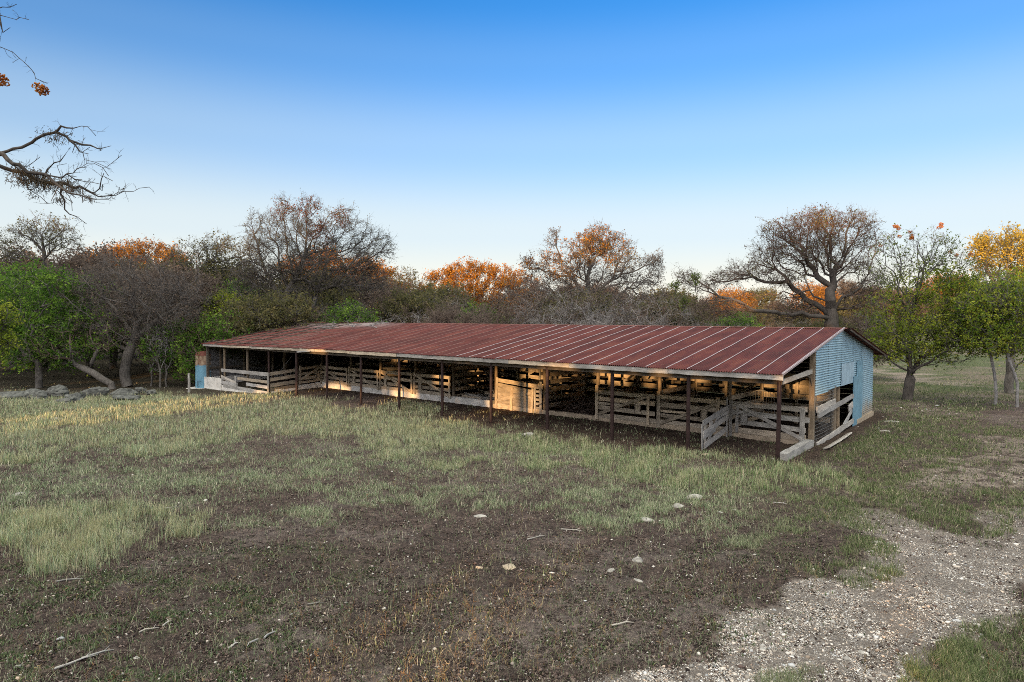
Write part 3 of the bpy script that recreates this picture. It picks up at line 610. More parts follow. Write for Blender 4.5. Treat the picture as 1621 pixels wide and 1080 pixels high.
# fascia boards under the front eave
x = XR
for i, L in enumerate([3.9, 4.2, 3.1, 4.3, 2.9, 3.8, 3.2, 4.4, 2.7, 3.6, 2.8]):
    x2 = max(x - L, XL); z = 2.752 + (.0 if i % 3 else .012) - .09 * float(sst(-24, -38.8, x)); z2 = 2.752 - .09 * float(sst(-24, -38.8, x2)) + (.0 if i % 2 else .01)
    MB().board((x - .008, -.24 - .012 * (i % 2), z), (x2 + .008, -.24 - .012 * (i % 2), z2), .165 if i < 6 else .145, .035, rag=.008).build('fascia_board', M['wood_grey'] if i in (0, 1, 3, 4, 8, 10) else M['wood_tan'], barn)
    x = x2
    if x <= XL + .01: break
MB().board((-25.6, -.29, 2.70), (-26.9, -.31, 2.60), .07, .02, rag=.01).build('broken_fascia_piece', M['wood_white'], barn)
MB().board((XR - .03, YE + .02, ZE + .0), (XR - .03, YR, ZR + .0), .10, .03, rag=.003).build('rake_board', M['galv'], barn)
MB().board((XR + .2, YR + .05, ZR - .06), (XR + .2, YB, ZE - .06), .09, .03).build('rear_rake_board', M['wood_dark'], barn)
# frame
for i in range(13):
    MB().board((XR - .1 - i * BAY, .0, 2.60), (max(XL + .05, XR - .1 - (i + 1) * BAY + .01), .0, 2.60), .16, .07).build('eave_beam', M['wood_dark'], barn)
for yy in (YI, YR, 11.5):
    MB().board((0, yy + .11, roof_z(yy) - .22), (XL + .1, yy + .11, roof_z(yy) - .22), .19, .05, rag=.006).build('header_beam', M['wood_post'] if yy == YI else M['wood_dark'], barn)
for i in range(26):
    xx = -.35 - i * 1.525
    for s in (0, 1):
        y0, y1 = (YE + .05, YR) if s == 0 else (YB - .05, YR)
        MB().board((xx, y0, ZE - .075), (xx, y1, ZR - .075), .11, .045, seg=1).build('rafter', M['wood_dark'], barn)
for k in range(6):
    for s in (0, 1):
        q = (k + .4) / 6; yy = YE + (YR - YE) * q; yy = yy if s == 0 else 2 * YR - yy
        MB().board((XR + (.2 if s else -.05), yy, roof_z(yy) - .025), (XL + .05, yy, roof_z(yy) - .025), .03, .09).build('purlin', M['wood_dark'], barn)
for i in range(11):
    b_ = MB(); xx = -i * BAY; b_.tube([(xx + uni(-.02, .02), uni(-.02, .02), -.6 if i > 8 else -.25), (xx, 0, 1.2), (xx, 0, 2.62)], .068, 14); b_.box((xx, 0, 2.625), (.2, .16, .012))
    b_.build('steel_post', M['steel_post'], barn)
for xx in (-33.55, -36.6):
    MB().tube([(xx, .25, -.4), (xx, .25, 2.6)], .075, 10).build('timber_post', M['wood_post'], barn)
for r_, yy in enumerate((YI, YR, 11.5)):
    for i in range(13):
        xx = -i * BAY + (0 if i else -.02) + uni(-.06, .06) * (i > 0); h = roof_z(yy) - .3; lean = uni(-.04, .04)
        b_ = MB()
        if r_ == 0 and i == 0: b_.board((xx, yy, -.2), (xx, yy, h + .2), .17, .17, (0, 1, 0), rag=.006)
        else: b_.tube([(xx + lean, yy, -.1), (xx + uni(-.03, .03), yy + uni(-.02, .02), h * .35), (xx + uni(-.02, .02), yy, h * .7), (xx, yy, h)], [.095, .085, .08, .075], 9, rough=.07)
        b_.build('corner_post' if (r_ == 0 and i == 0) else 'timber_post', M['wood_post'], barn)
MB().board((-38.62, .05, -.3), (-38.62, .05, 2.62), .16, .14, (1, 0, 0), rag=.004).build('end_post', M['wood_dark'], barn)
# header over the right-hand aisle end
MB().board((-.02, .02, 2.56), (-.02, YI - .1, 2.72), .16, .05, rag=.005).build('tie_beam', M['wood_grey'], barn)
MB().tube([(.0, 3.0, 2.62), (.0, 3.45, 2.5), (.0, 3.68, 2.2)], .022, 6).build('knee_brace', M['wood_dark'], barn)

def corrugated(name, x, ya, yb, zb, zt, m, pitch=.092, amp=.013, dz=0.0):
    """wall sheet in the plane x = const with level ribs; zb, zt are functions of y or numbers"""
    fb = zb if callable(zb) else (lambda y: zb); ft = zt if callable(zt) else (lambda y: zt)
    ny = max(2, int((yb - ya) / .22)); ys = [ya + (yb - ya) * i / ny for i in range(ny + 1)]
    lo = min(fb(y) for y in ys); hi = max(ft(y) for y in ys); nz = int((hi - lo) / pitch * 6) + 1; mb = MB()
    V = []
    for j in range(nz + 1):
        z_ = lo + (hi - lo) * j / nz
        for y in ys:
            z = min(max(z_, fb(y)), ft(y)); V.append((x + amp * math.cos(2 * math.pi * (z + dz) / pitch) * 1.45 + .006 * math.sin(y * 2.3 + z), y, z))
    w_ = ny + 1
    for j in range(nz):
        for i in range(ny):
            a = j * w_ + i; q = (a, a + 1, a + w_ + 1, a + w_)
            if max(V[k][2] for k in q) - min(V[k][2] for k in q) > 1e-5 and not (V[a][2] == V[a + w_][2] and V[a + 1][2] == V[a + w_ + 1][2]):
                mb.f.append(q); mb.m.append(0); mb.sm.append(True); mb.uv.append([(0, 0)] * 4)
    mb.v = V; return mb.build(name, m, barn)
top = lambda y: roof_z(y) - .045
corrugated('gable_sheet', .08, 3.86, 5.62, lambda y: 1.83 + (y - 3.86) * .01, top, M['blue'])
corrugated('gable_sheet', .085, 5.60, 7.66, lambda y: 1.86 + (y - 5.6) * .02, top, M['blue'], dz=.012)
corrugated('gable_sheet', .078, 7.64, 9.80, 2.70, top, M['blue'], dz=.03)
corrugated('gable_sheet', .083, 9.78, 11.45, .3, top, M['blue'], dz=.02)
corrugated('gable_sheet', .080, 11.42, 13.98, .17, top, M['blue'], dz=.05)
MB().board((.118, 8.66, 1.90), (.118, 8.66, 2.80), 2.18, .012, (0, 1, 0), rag=.006).build('hatch_panel', M['blue_flat'], barn)
b_ = MB().board((.125, 10.86, .10), (.125, 10.86, 2.78), 1.12, .03, (0, 1, 0)); b_.build('door', M['blue_door'], barn)
MB().board((.150, 9.95, .0), (.150, 9.98, 2.16), .80, .02, (0, 1, 0), rag=.008).build('loose_sheet_strip', M['blue_door'], barn)
MB().board((.05, 9.72, .04), (.05, 13.98, .06), .30, .22).build('foundation_wall', M['tan_stone'], barn)
MB().tube([(.02, 6.75, -.05), (.03, 6.74, .9), (.02, 6.78, 1.95)], [.12, .11, .10], 10, rough=.06).build('gable_opening_post', M['wood_post'], barn)
b_ = MB()
for k in range(20): b_.tube([(.07, 3.95 + k * .145, .02), (.07, 3.95 + k * .145, 1.86)], .005, 4, caps=False)
for k in range(14): b_.tube([(.075, 3.92, .06 + k * .135), (.075, 6.74, .06 + k * .135)], .005, 4, caps=False)
b_.build('wire_mesh_panel', M['wire'], barn)
MB().board((.13, 3.90, 1.32), (.12, 6.65, 1.38), .20, .05, rag=.022).build('gable_rail', M['wood_white'], barn)
MB().board((.18, 3.92, 1.10), (.14, 9.65, 1.33), .19, .045, rag=.012).build('gable_rail', M['wood_white'], barn)
MB().board((.12, 8.9, .85), (.16, 9.5, 1.0), .24, .04, rag=.03).build('broken_board', M['wood_white'], barn)
MB().board((.14, 8.0, .22), (.12, 9.55, .72), .17, .04, rag=.02).build('broken_board', M['wood_white'], barn)
MB().board((.14, 3.95, .0), (.16, 9.6, .24), .20, .06, rag=.02).build('bottom_board', M['wood_white'], barn)
# rear wall, left end wall
b_ = MB()
for k in range(12): b_.board((-.05, 13.98, .12 + k * .24), (XL + .1, 13.98, .12 + k * .24), .225, .025, rag=.004, seg=12)
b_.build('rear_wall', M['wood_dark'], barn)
corrugated('end_wall_sheet', XL + .12, .12, 7.6, .35, top, M['dull_metal']); corrugated('end_wall_sheet', XL + .125, 7.58, 13.98, .35, top, M['dull_metal'])
for k in range(7): MB().board((XL + .22, .95 + k * 1.75, .3), (XL + .22, .95 + k * 1.75, roof_z(.95 + k * 1.75) - .15), .11, .09, (0, 1, 0)).build('wall_stud', M['wood_post'], barn)
MB().board((XL + .2, .1, 1.05), (XL + .2, 13.9, 1.05), .16, .05).build('end_wall_rail', M['wood_dark'], barn)
# low walls and sills
MB().board((-30.55, -.02, -.36), (-36.35, -.02, -.33), .70, .16, rag=.006).build('concrete_wall', M['concrete'], barn)
MB().board((-36.35, -.05, -.12), (-38.75, -.05, -.12), 1.10, .20, rag=.006).build('concrete_wall', M['concrete'], barn)
MB().board((XL + .13, .0, .0), (XL + .13, 13.98, .0), .8, .18).build('concrete_wall', M['concrete'], barn)
MB().board((-30.48, .08, -.14), (-30.48, 3.78, .13), .44, .15).build('concrete_wall', M['concrete'], barn)
for xa, xb, h, m in ((-15.4, -20.0, .34, 'concrete'), (-20.01, -25.1, .46, 'concrete'), (-25.11, -30.5, .46, 'concrete'), (-9.1, -15.3, .18, 'tan_stone'), (-3.0, -9.09, .22, 'tan_stone'), (-.15, -2.99, .22, 'tan_stone')):
    MB().board((xa, YI - .02, h / 2 - .04), (xb, YI - .02, h / 2 - .04), h + .1, .24, rag=.012).build('sill_wall', M[m], barn)
MB().board((-.02, .55, .06), (-.02, 3.72, .08), .34, .26, rag=.012).build('aisle_curb', M['wood_grey'], barn)
for i in range(1, 5): MB().board((-i * 7.7, YI + .15, 1.9), (-i * 7.7, YR, 3.5), .1, .05).build('brace', M['wood_dark'], barn)

# ---------------------------------------------------------------- gates and pens
def panel(name, x0, y0, rz, L, label, cat, boards, uprights=(), diag=None, wood='wood_tan', latch=None, group=None, tilt=0.0, rag=.010, z0=0.0):
    """a gate or plank fence: boards = (z, height, from, to) along its own x axis, seen from its -y side"""
    p = bw(x0, y0, z0); g = empty(name, p, BROT + rz, label, cat, group); g.rotation_euler = (0, tilt, BROT + rz)
    for b in boards:
        z, h, a, c = b[:4]; dz = b[4] if len(b) > 4 else 0
        MB().board((a, uni(-.004, .004), z), (c, uni(-.004, .004), z + dz), h, .032, rag=rag).build('board', M[b[5] if len(b) > 5 else wood], g)
    for u_ in uprights:
        MB().board((u_[0], -.038, u_[1]), (u_[0] + uni(-.01, .01), -.038, u_[2]), u_[3] if len(u_) > 3 else .12, .034, (1, 0, 0), rag=.005).build('upright', M[wood], g)
    if diag: MB().board((diag[0], -.042, diag[1]), (diag[2], -.042, diag[3]), .13, .03, rag=.006).build('diagonal_brace', M[wood], g)
    if latch is not None:
        MB().board((latch, -.036, .52), (latch, -.036, .96), .30, .03, (1, 0, 0), rag=.006).build('latch_board', M[wood], g)
        b_ = MB(); b_.tube([(latch - .14, -.075, .60), (latch - .14, -.075, .92)], .012, 6); b_.tube([(latch + .14, -.075, .60), (latch + .14, -.075, .92)], .012, 6)
        b_.build('latch_iron', M['iron'], g)
    return g
def rails(L, zs=(1.34, 1.02, .70, .40), h=.17, jit=.02): return [(z + uni(-jit, jit), h + uni(-.02, .02), uni(-.04, .02), L + uni(-.02, .04), uni(-jit, jit)) for z in zs]
B_ = BAY
G1 = 'gates hinged along the barn front'
L = 2.8
panel('wooden_gate', -2.97, YI - .14, 0, L, 'grey plank gate beside the corner post of the blue gable', 'gate', [(1.30, .19, 0, L + .05, .02), (.98, .19, .05, L + .12, -.05), (.62, .18, .2, L, -.06), (.30, .22, 0, L, -.03, 'wood_tan')], [(.03, .02, 1.45, .12), (.28, .2, 1.25, .10), (L - .12, .0, 1.35, .17)], (.3, 1.28, L - .1, .22), 'wood_grey', .55, G1)
panel('wooden_gate', -2 * B_ + .02, YI - .14, 0, L, 'tan plank gate directly left of the open gate, its brace rising to the right', 'gate', [(1.33, .17, 0, 3.0, -.02), (1.0, .2, 0, 3.0, -.02), (.74, .10, 0, 1.5), (.56, .16, 0, 2.9, -.02), (.28, .17, .1, 2.9)], [(.05, .04, 1.55, .16), (2.62, .45, 1.5, .12)], (.15, .22, 2.6, 1.25), 'wood_tan', 2.05, G1)
panel('wooden_gate', -3 * B_ + .05, YI - .14, 0, L, 'tan plank gate next left of the open brush-filled bay, brace rising to the right'.replace('left', 'right'), 'gate', [(1.30, .18, 0, 2.9), (1.0, .19, 0, 2.9), (.80, .12, 0, 1.3), (.62, .19, 0, 2.9, -.05), (.26, .20, 0, 2.95)], [(.02, .06, 1.6, .15), (2.58, .06, 1.32, .12)], (.2, .35, 2.55, 1.3), 'wood_tan', 2.1, G1)
nm = {6: 'plank gate with a sunlit top board next to the open bay of loose boards', 7: 'second plank gate left of the open bay of loose boards, brace falling to the right', 8: 'third plank gate left of the open bay of loose boards', 9: 'fourth plank gate left of the open bay, against the inner corner of the left pen'}
for i in (6, 7, 8, 9):
    L = 2.95
    panel('wooden_gate', -(i + 1) * B_ + .05, YI - .17, 0, L, nm[i], 'gate', [(1.36, .17, 0, L, uni(-.03, .02)), (1.02, .17, 0, L, uni(-.04, .02)), (.70, .18, 0, L * (1 if i != 7 else .55), -.02), (.44, .18, 0, L, -.02)], [(.06, .25, 1.52, .13), (L - .08, .25, 1.45, .12)], (.15, 1.35, L - .1, .35), 'wood_tan', .55, G1)
# the sunlit boarded gate and the small ladder piece beside it
bs = [(1.02 - k * .205, .20, 0, 2.45 - .02 * k, -.01) for k in range(6)]
panel('boarded_gate', -5 * B_ + .12, YI - .16, 0, 2.5, 'solid sunlit plank gate sagging to the right in the middle of the barn front', 'gate', [(1.46, .20, 0, 2.95, -.05), (1.24, .19, 0, 2.4, -.12)] + bs, [(.05, .0, 1.6, .14), (2.36, .0, 1.30, .12), (1.05, .0, 1.2, .16)], (.05, .42, 2.3, 1.05), 'wood_tan', None, None, .045, .008)
panel('plank_fence', -4 * B_ - .45, YI - .12, 0, .5, 'narrow ladder of short planks between the sunlit gate and the brush-filled bay', 'fence', [(z, .12, 0, .42) for z in (.25, .45, .65, .85, 1.05)], [(.05, 0, 1.2, .1), (.4, 0, 1.55, .14)], None, 'wood_grey')
# open gate swung out towards the yard
panel('wooden_gate', -3.02, YI - .18, -R(84.5), 3.2, 'bleached grey plank gate swung open towards the yard', 'gate', [(1.16, .19, 0, 3.15, -.06), (1.0, .10, .0, 1.6, -.02), (.82, .2, .0, 3.1, -.12), (.36, .2, .1, 3.0, -.1), (.62, .18, 1.7, 3.1, -.02)], [(.06, .0, 1.55, .13), (2.75, -.1, 1.15, .12), (3.1, .15, 1.05, .14)], (.7, 1.25, 3.0, .02), 'wood_white', 2.1, G1, 0.05)
MB_ = None
# the left pen that comes out to the front posts
panel('plank_fence', -36.4, -.10, 0, 6, 'bleached plank fence with broken boards on the concrete wall at the far left', 'fence', [(1.03, .22, 0, 6.1, .05, 'wood_white'), (.63, .15, 0, 2.0, -.34, 'wood_white'), (.50, .13, 0, 1.9, -.24, 'wood_grey'), (.20, .22, 0, 2.2, -.02, 'wood_white'), (.60, .18, 2.2, 6.05, .0, 'wood_tan'), (.30, .20, 3.3, 6.05, -.02, 'wood_white'), (.02, .20, .3, 6.0, -.12, 'wood_grey')], [(2.0, -.02, .74, .16), (6.02, -.55, 1.2, .16)], None, 'wood_grey', None, 'pen fences of the barn')
g = panel('plank_fence', -30.42, .02, R(90), 1.9, 'grey plank fence running back from the front post at the left pen corner', 'fence', [(1.10, .20, 0, 1.95, .16), (.73, .20, 0, 1.95, .16), (.38, .22, 0, 1.95, .14), (.10, .20, 0, 1.95, .14, 'wood_post')], [(1.85, .1, 1.5, .14)], None, 'wood_tan', None, 'pen fences of the barn')
panel('wooden_gate', -30.42, 2.05, R(90), 1.75, 'small plank gate on the side of the left pen, beside its inner corner', 'gate', [(1.30, .17, 0, 1.7, .10), (.97, .17, 0, 1.7, .08), (.66, .2, 0, 1.7, .08), (.42, .14, 0, 1.7, .08)], [(.05, .3, 1.5, .12), (1.6, .4, 1.6, .14)], (.1, .62, 1.6, 1.4), 'wood_tan', 1.35, G1)
# inner dividers: from the front line back to the ridge posts, and the fence along the ridge posts
DL = {1: 'behind the grey gate by the gable', 2: 'behind the gate left of the open gate', 3: 'at the right side of the brush-filled bay', 4: 'at the left side of the brush-filled bay', 5: 'at the right side of the bay of loose boards',
      6: 'at the left side of the bay of loose boards', 7: 'two bays left of the loose boards', 8: 'three bays left of the loose boards', 9: 'four bays left of the loose boards', 10: 'inside the left pen corner'}
for i in range(1, 11):
    n = 5 if i in (4, 6) else 4
    if i == 5 or i == 3: n = 3
    panel('plank_fence', -i * B_ + .02, YI + .1, R(90), 3.7, 'dim plank divider running back ' + DL[i], 'fence', [(.35 + k * .38, .2, 0, 3.72, uni(-.05, .05)) for k in range(n)], [(3.6, 0, 1.9, .12)], None, 'wood_tan' if i in (1, 2, 3, 4, 6) else 'wood_grey', None, 'inner dividers of the barn')
RL = ['first', 'second', 'third', 'fourth', 'fifth', 'sixth', 'seventh', 'eighth', 'ninth', 'tenth']
for i in range(0, 10):
    panel('plank_fence', -(i + 1) * B_ + .06, YR - .12, 0, 2.9, f'dark plank fence under the ridge in the {RL[i]} bay from the blue gable', 'fence', [(.5 + k * .42, .22, 0, 2.92, uni(-.06, .06)) for k in range(4 if i % 3 else 5)], [(1.4, .2, 2.0, .12)], (.2, .5, 2.7, 1.7) if i % 2 else None, 'wood_tan', None, 'plank fences under the ridge')
# loose boards in the open bay, brush pile in the next
for i in range(13):
    c = Vector((-6 * B_ + 1.55 + uni(-.9, 1.1), YI + .5 + uni(0, 1.7), .12 + .035 * i)); a = uni(-.5, .5); l = uni(.5, 1.3); o_ = Vector((math.cos(a), math.sin(a), uni(-.15, .2))) * l
    o = MB().board(c - o_, c + o_, uni(.12, .2), .03, (uni(-.3, .3), uni(-.3, .3), .2), rag=.01).build('loose_board', M[random.choice(['wood_grey', 'wood_tan', 'wood_white'])]); o.location = (BO.x, BO.y, 0); o.rotation_euler = (0, 0, BROT)
    tag(o, 'loose board in the jumbled heap inside the open bay', 'board', 'heap of loose boards')
o = MB().tube([(-6 * B_ + 1.2, YI + 1.1, 1.9), (-6 * B_ + 2.75, YI + .3, .55)], .02, 6).build('leaning_pole', M['wood_grey']); o.location = (BO.x, BO.y, 0); o.rotation_euler = (0, 0, BROT); tag(o, 'thin pole slanting over the heap of loose boards', 'pole')
b_ = MB()
for i in range(260):
    c = Vector((-4 * B_ + 1.6 + random.gauss(0, .75), YI + 1.5 + random.gauss(0, .7), uni(.0, .65))); d = Vector((uni(-1, 1), uni(-1, 1), uni(-.4, .6))) * uni(.2, .7)
    b_.tube([c - d, c + Vector((uni(-.1, .1), uni(-.1, .1), .05)), c + d], [uni(.008, .03), .012, .005], 4, caps=False)
o = b_.build('brush_pile', M['twig_brown']); o.location = (BO.x, BO.y, 0); o.rotation_euler = (0, 0, BROT); tag(o, 'dark pile of dead branches filling the open bay right of the sunlit gate', 'brush pile')
# hay rack hoop and other odd pieces inside
def inb(o, lb, cat, group=None): o.location = (BO.x, BO.y, 0); o.rotation_euler = (0, 0, BROT); return tag(o, lb, cat, group)
hp = empty('hoop_rack', bw(-2.35, YI + 1.5, 0), BROT + .25, 'wire hoop rack with hanging tines above the gate left of the open one', 'hay rack')
MB().tube([(-.5 + math.cos(math.pi * (1 - k / 12)) * .5 + .5, 0, 1.35 + math.sin(math.pi * k / 12) * .38) for k in range(13)], .014, 6).build('hoop', M['wire'], hp)
b_ = MB()
for k in range(9): x_ = -.4 + k * .1; b_.tube([(x_, 0, 1.35 + .38 * math.sqrt(max(0, 1 - (x_ / .5) ** 2))), (x_, .03, .85)], .007, 4, caps=False)
b_.build('tines', M['wire'], hp)
MB().tube([(-.5, 0, 1.35), (-.52, 0, .2)], .012, 5).build('leg', M['wire'], hp); MB().tube([(.5, 0, 1.35), (.52, 0, .2)], .012, 5).build('leg', M['wire'], hp)
inb(MB().tube([(-34.4, 3.6, .3), (-34.1, 3.3, 1.1), (-33.9, 3.1, 1.8), (-33.4, 2.9, 2.4)], [.12, .14, .12, .08], 8, rough=.05).build('curved_beam', M['wood_post']), 'curved brown beam leaning in the left pen', 'beam')
inb(MB().tube([(-32.9, 2.2, 1.0), (-31.2, 2.0, 2.1)], .016, 5).build('thin_rod', M['wire']), 'thin pale rod slanting beside the left pen corner post', 'rod')
inb(MB().board((-28.9, 5.4, 1.45), (-28.1, 5.4, 1.5), .3, .25, rag=.02).build('wooden_box', M['wood_tan']), 'small pale box standing behind the side gate of the left pen', 'box')
for k, (xa, ya) in enumerate(((-28.8, 5.4), (-28.2, 5.4))): inb(MB().tube([(xa, ya, 0), (xa, ya, 1.32)], .04, 6).build('box_stand_leg', M['wood_dark']), 'dark stake holding up the pale box in the left pen', 'stake', 'stakes under the pale box')
for k, (a, c, lb) in enumerate(((( -9.4, 9.6, 1.5), (-6.6, 10.8, 1.7), 'sunlit board hanging deep inside the third bay from the gable'), ((-5.4, 9.6, 1.55), (-3.2, 9.7, 1.6), 'sunlit board deep inside behind the hoop rack'), ((-2.7, 8.6, 1.8), (-.4, 8.8, 1.85), 'level board deep inside the end bay'), ((-2.8, 8.9, 1.45), (-.5, 9.0, 1.4), 'lower level board deep inside the end bay'))):
    inb(MB().board(a, c, .26, .03, rag=.01).build('hanging_board', M['wood_tan']), lb, 'board')
for i in range(9):
    a, c = random.choice([((-27.0 - uni(0, 4), 6.6), 0), ((-30.0 - uni(0, 3.5), 6.0), 0)]); 
    p0 = Vector((a[0], a[1] + uni(-.6, .9), 0)); d = Vector((uni(-1, 1), uni(-1.3, .6), 0)) * uni(.4, 1.1); pts = [p0 - d, p0 + Vector((uni(-.1, .1), uni(-.1, .1), uni(.03, .12))), p0 + d]
    pts = [Vector((q.x, q.y, q.z + roof_z(q.y) + .03 - (.1 if q.x < -31 else 0))) for q in pts]; b_ = MB().tube(pts, [.03, .022, .008], 5)
    for _ in range(14):
        q = pts[0].lerp(pts[2], uni(.1, 1)); e = Vector((uni(-.5, .5), uni(-.5, .5), uni(0, .18))); b_.tube([q + Vector((0, 0, .03)), q + e], [.009, .003], 3, caps=False)
    inb(b_.build('dead_branch', M['twig_pale']), 'grey dead branch lying on the ridge near the far left end of the roof', 'branch', 'dead branches on the roof')
# plank lying on the ground by the gable opening
g0, g1 = gnd(1308, 713), gnd(1345, 688); o = MB().board((0, 0, .03), (g1 - g0), .22, .05, (1, .4, .25), rag=.02).build('fallen_plank', M['wood_white']); o.location = (g0.x, g0.y, gz(g0.x, g0.y) + .05); tag(o, 'bleached plank fallen on the grass below the wire mesh opening', 'plank')
# ---------------------------------------------------------------- tank and post at the far left end
tp = bw(-39.3, .15); TZ = -.42
tk = empty('metal_tank', (tp.x, tp.y, TZ), 0, 'upright metal tank, rusty above and blue below, at the left end of the barn', 'tank')
b_ = MB(); n = 40; r = .60; prof = [(r, .06), (r, .5), (r + .004, .9), (r + .004, .98), (r, 1.02), (r, 1.7), (r + .006, 1.75), (r, 1.8), (r, 2.32), (r + .008, 2.36)]
pts = [[Vector((math.cos(2 * math.pi * k / n) * (q[0] + .006 * (k % 2)), math.sin(2 * math.pi * k / n) * (q[0] + .006 * (k % 2)), q[1])) for k in range(n)] for q in prof]
b_.add([p for ring in pts for p in ring], [(j * n + k, j * n + (k + 1) % n, (j + 1) * n + (k + 1) % n, (j + 1) * n + k) for j in range(len(prof) - 1) for k in range(n)], smooth=True); b_.build('body', M['tank'], tk)
b_ = MB(); prof = [(r + .02, 2.33), (r + .01, 2.38), (r * .86, 2.50), (r * .6, 2.59), (r * .25, 2.63), (.001, 2.64)]
b_.add([Vector((math.cos(2 * math.pi * k / n) * q[0], math.sin(2 * math.pi * k / n) * q[0], q[1])) for q in prof for k in range(n)], [(j * n + k, j * n + (k + 1) % n, (j + 1) * n + (k + 1) % n, (j + 1) * n + k) for j in range(len(prof) - 1) for k in range(n)], smooth=True); b_.build('lid', M['rust'], tk)
MB().tube([(-.18, -.66, .12), (-.18, -.66, .55), (.0, -.66, .58)], .02, 6).build('pipe', M['iron'], tk)
MB().box((0, 0, -.02), (1.9, 1.5, .16)).build('slab', M['concrete'], tk)
p = gnd(299, 613); fz = gz(p.x, p.y); fp = empty('fence_post', (p.x, p.y, fz), 0, 'short weathered wooden fence post left of the tank', 'post')
MB().tube([(0, 0, -.2), (.02, 0, .6), (0, .02, 1.25)], [.085, .08, .07], 8, rough=.08).build('post', M['wood_grey'], fp); MB().tube([(-.09, -.02, 1.12), (.09, -.02, 1.14)], .012, 5).build('nail_bar', M['iron'], fp)

# ================================================================ trees
def prisms(P0, P1, R0, R1, D0, D1, n):
    """tapered n-sided tubes between matched point arrays"""
    m = len(P0); ref = np.array([.31, .22, .92]); 
    def basis(D):
        D = D / (np.linalg.norm(D, axis=1, keepdims=True) + 1e-9); r = np.where(np.abs(D @ ref)[:, None] > .93, np.array([[1., 0, 0]]), ref[None])
        a = np.cross(D, r); a /= np.linalg.norm(a, axis=1, keepdims=True) + 1e-9; return a, np.cross(D, a)
    V = np.empty((m, 2 * n, 3)); ang = 2 * np.pi * np.arange(n) / n
    for k, (P, Rr, D) in enumerate(((P0, R0, D0), (P1, R1, D1))):
        a, b = basis(D); V[:, k * n:(k + 1) * n] = P[:, None] + (a[:, None] * np.cos(ang)[None, :, None] + b[:, None] * np.sin(ang)[None, :, None]) * Rr[:, None, None]
    i = np.arange(n); q = np.stack([i, (i + 1) % n, n + (i + 1) % n, n + i], 1)
    F = (q[None] + (np.arange(m) * 2 * n)[:, None, None]).reshape(-1, 4)
    return V.reshape(-1, 3), F
def cat_(parts):
    V = []; F = []; o = 0
    for v, f in parts: V.append(v); F.append(f + o); o += len(v)
    return np.concatenate(V), np.concatenate(F)
def runit(n, g):
    v = g.normal(size=(n, 3)); return v / np.linalg.norm(v, axis=1, keepdims=True)
def leaf_quads(P, size, g, flat=0.0, aspect=.55):
    n = len(P); a = runit(n, g); b = runit(n, g)
    if flat: a[:, 2] *= (1 - flat); b[:, 2] *= (1 - flat); a /= np.linalg.norm(a, axis=1, keepdims=True)
    b -= a * (a * b).sum(1, keepdims=True); b /= np.linalg.norm(b, axis=1, keepdims=True) + 1e-9
    s = size * g.uniform(.6, 1.4, (n, 1)); V = np.stack([P - a * s, P - b * s * aspect, P + a * s, P + b * s * aspect], 1)
    return V.reshape(-1, 3), (np.arange(n * 4).reshape(n, 4))
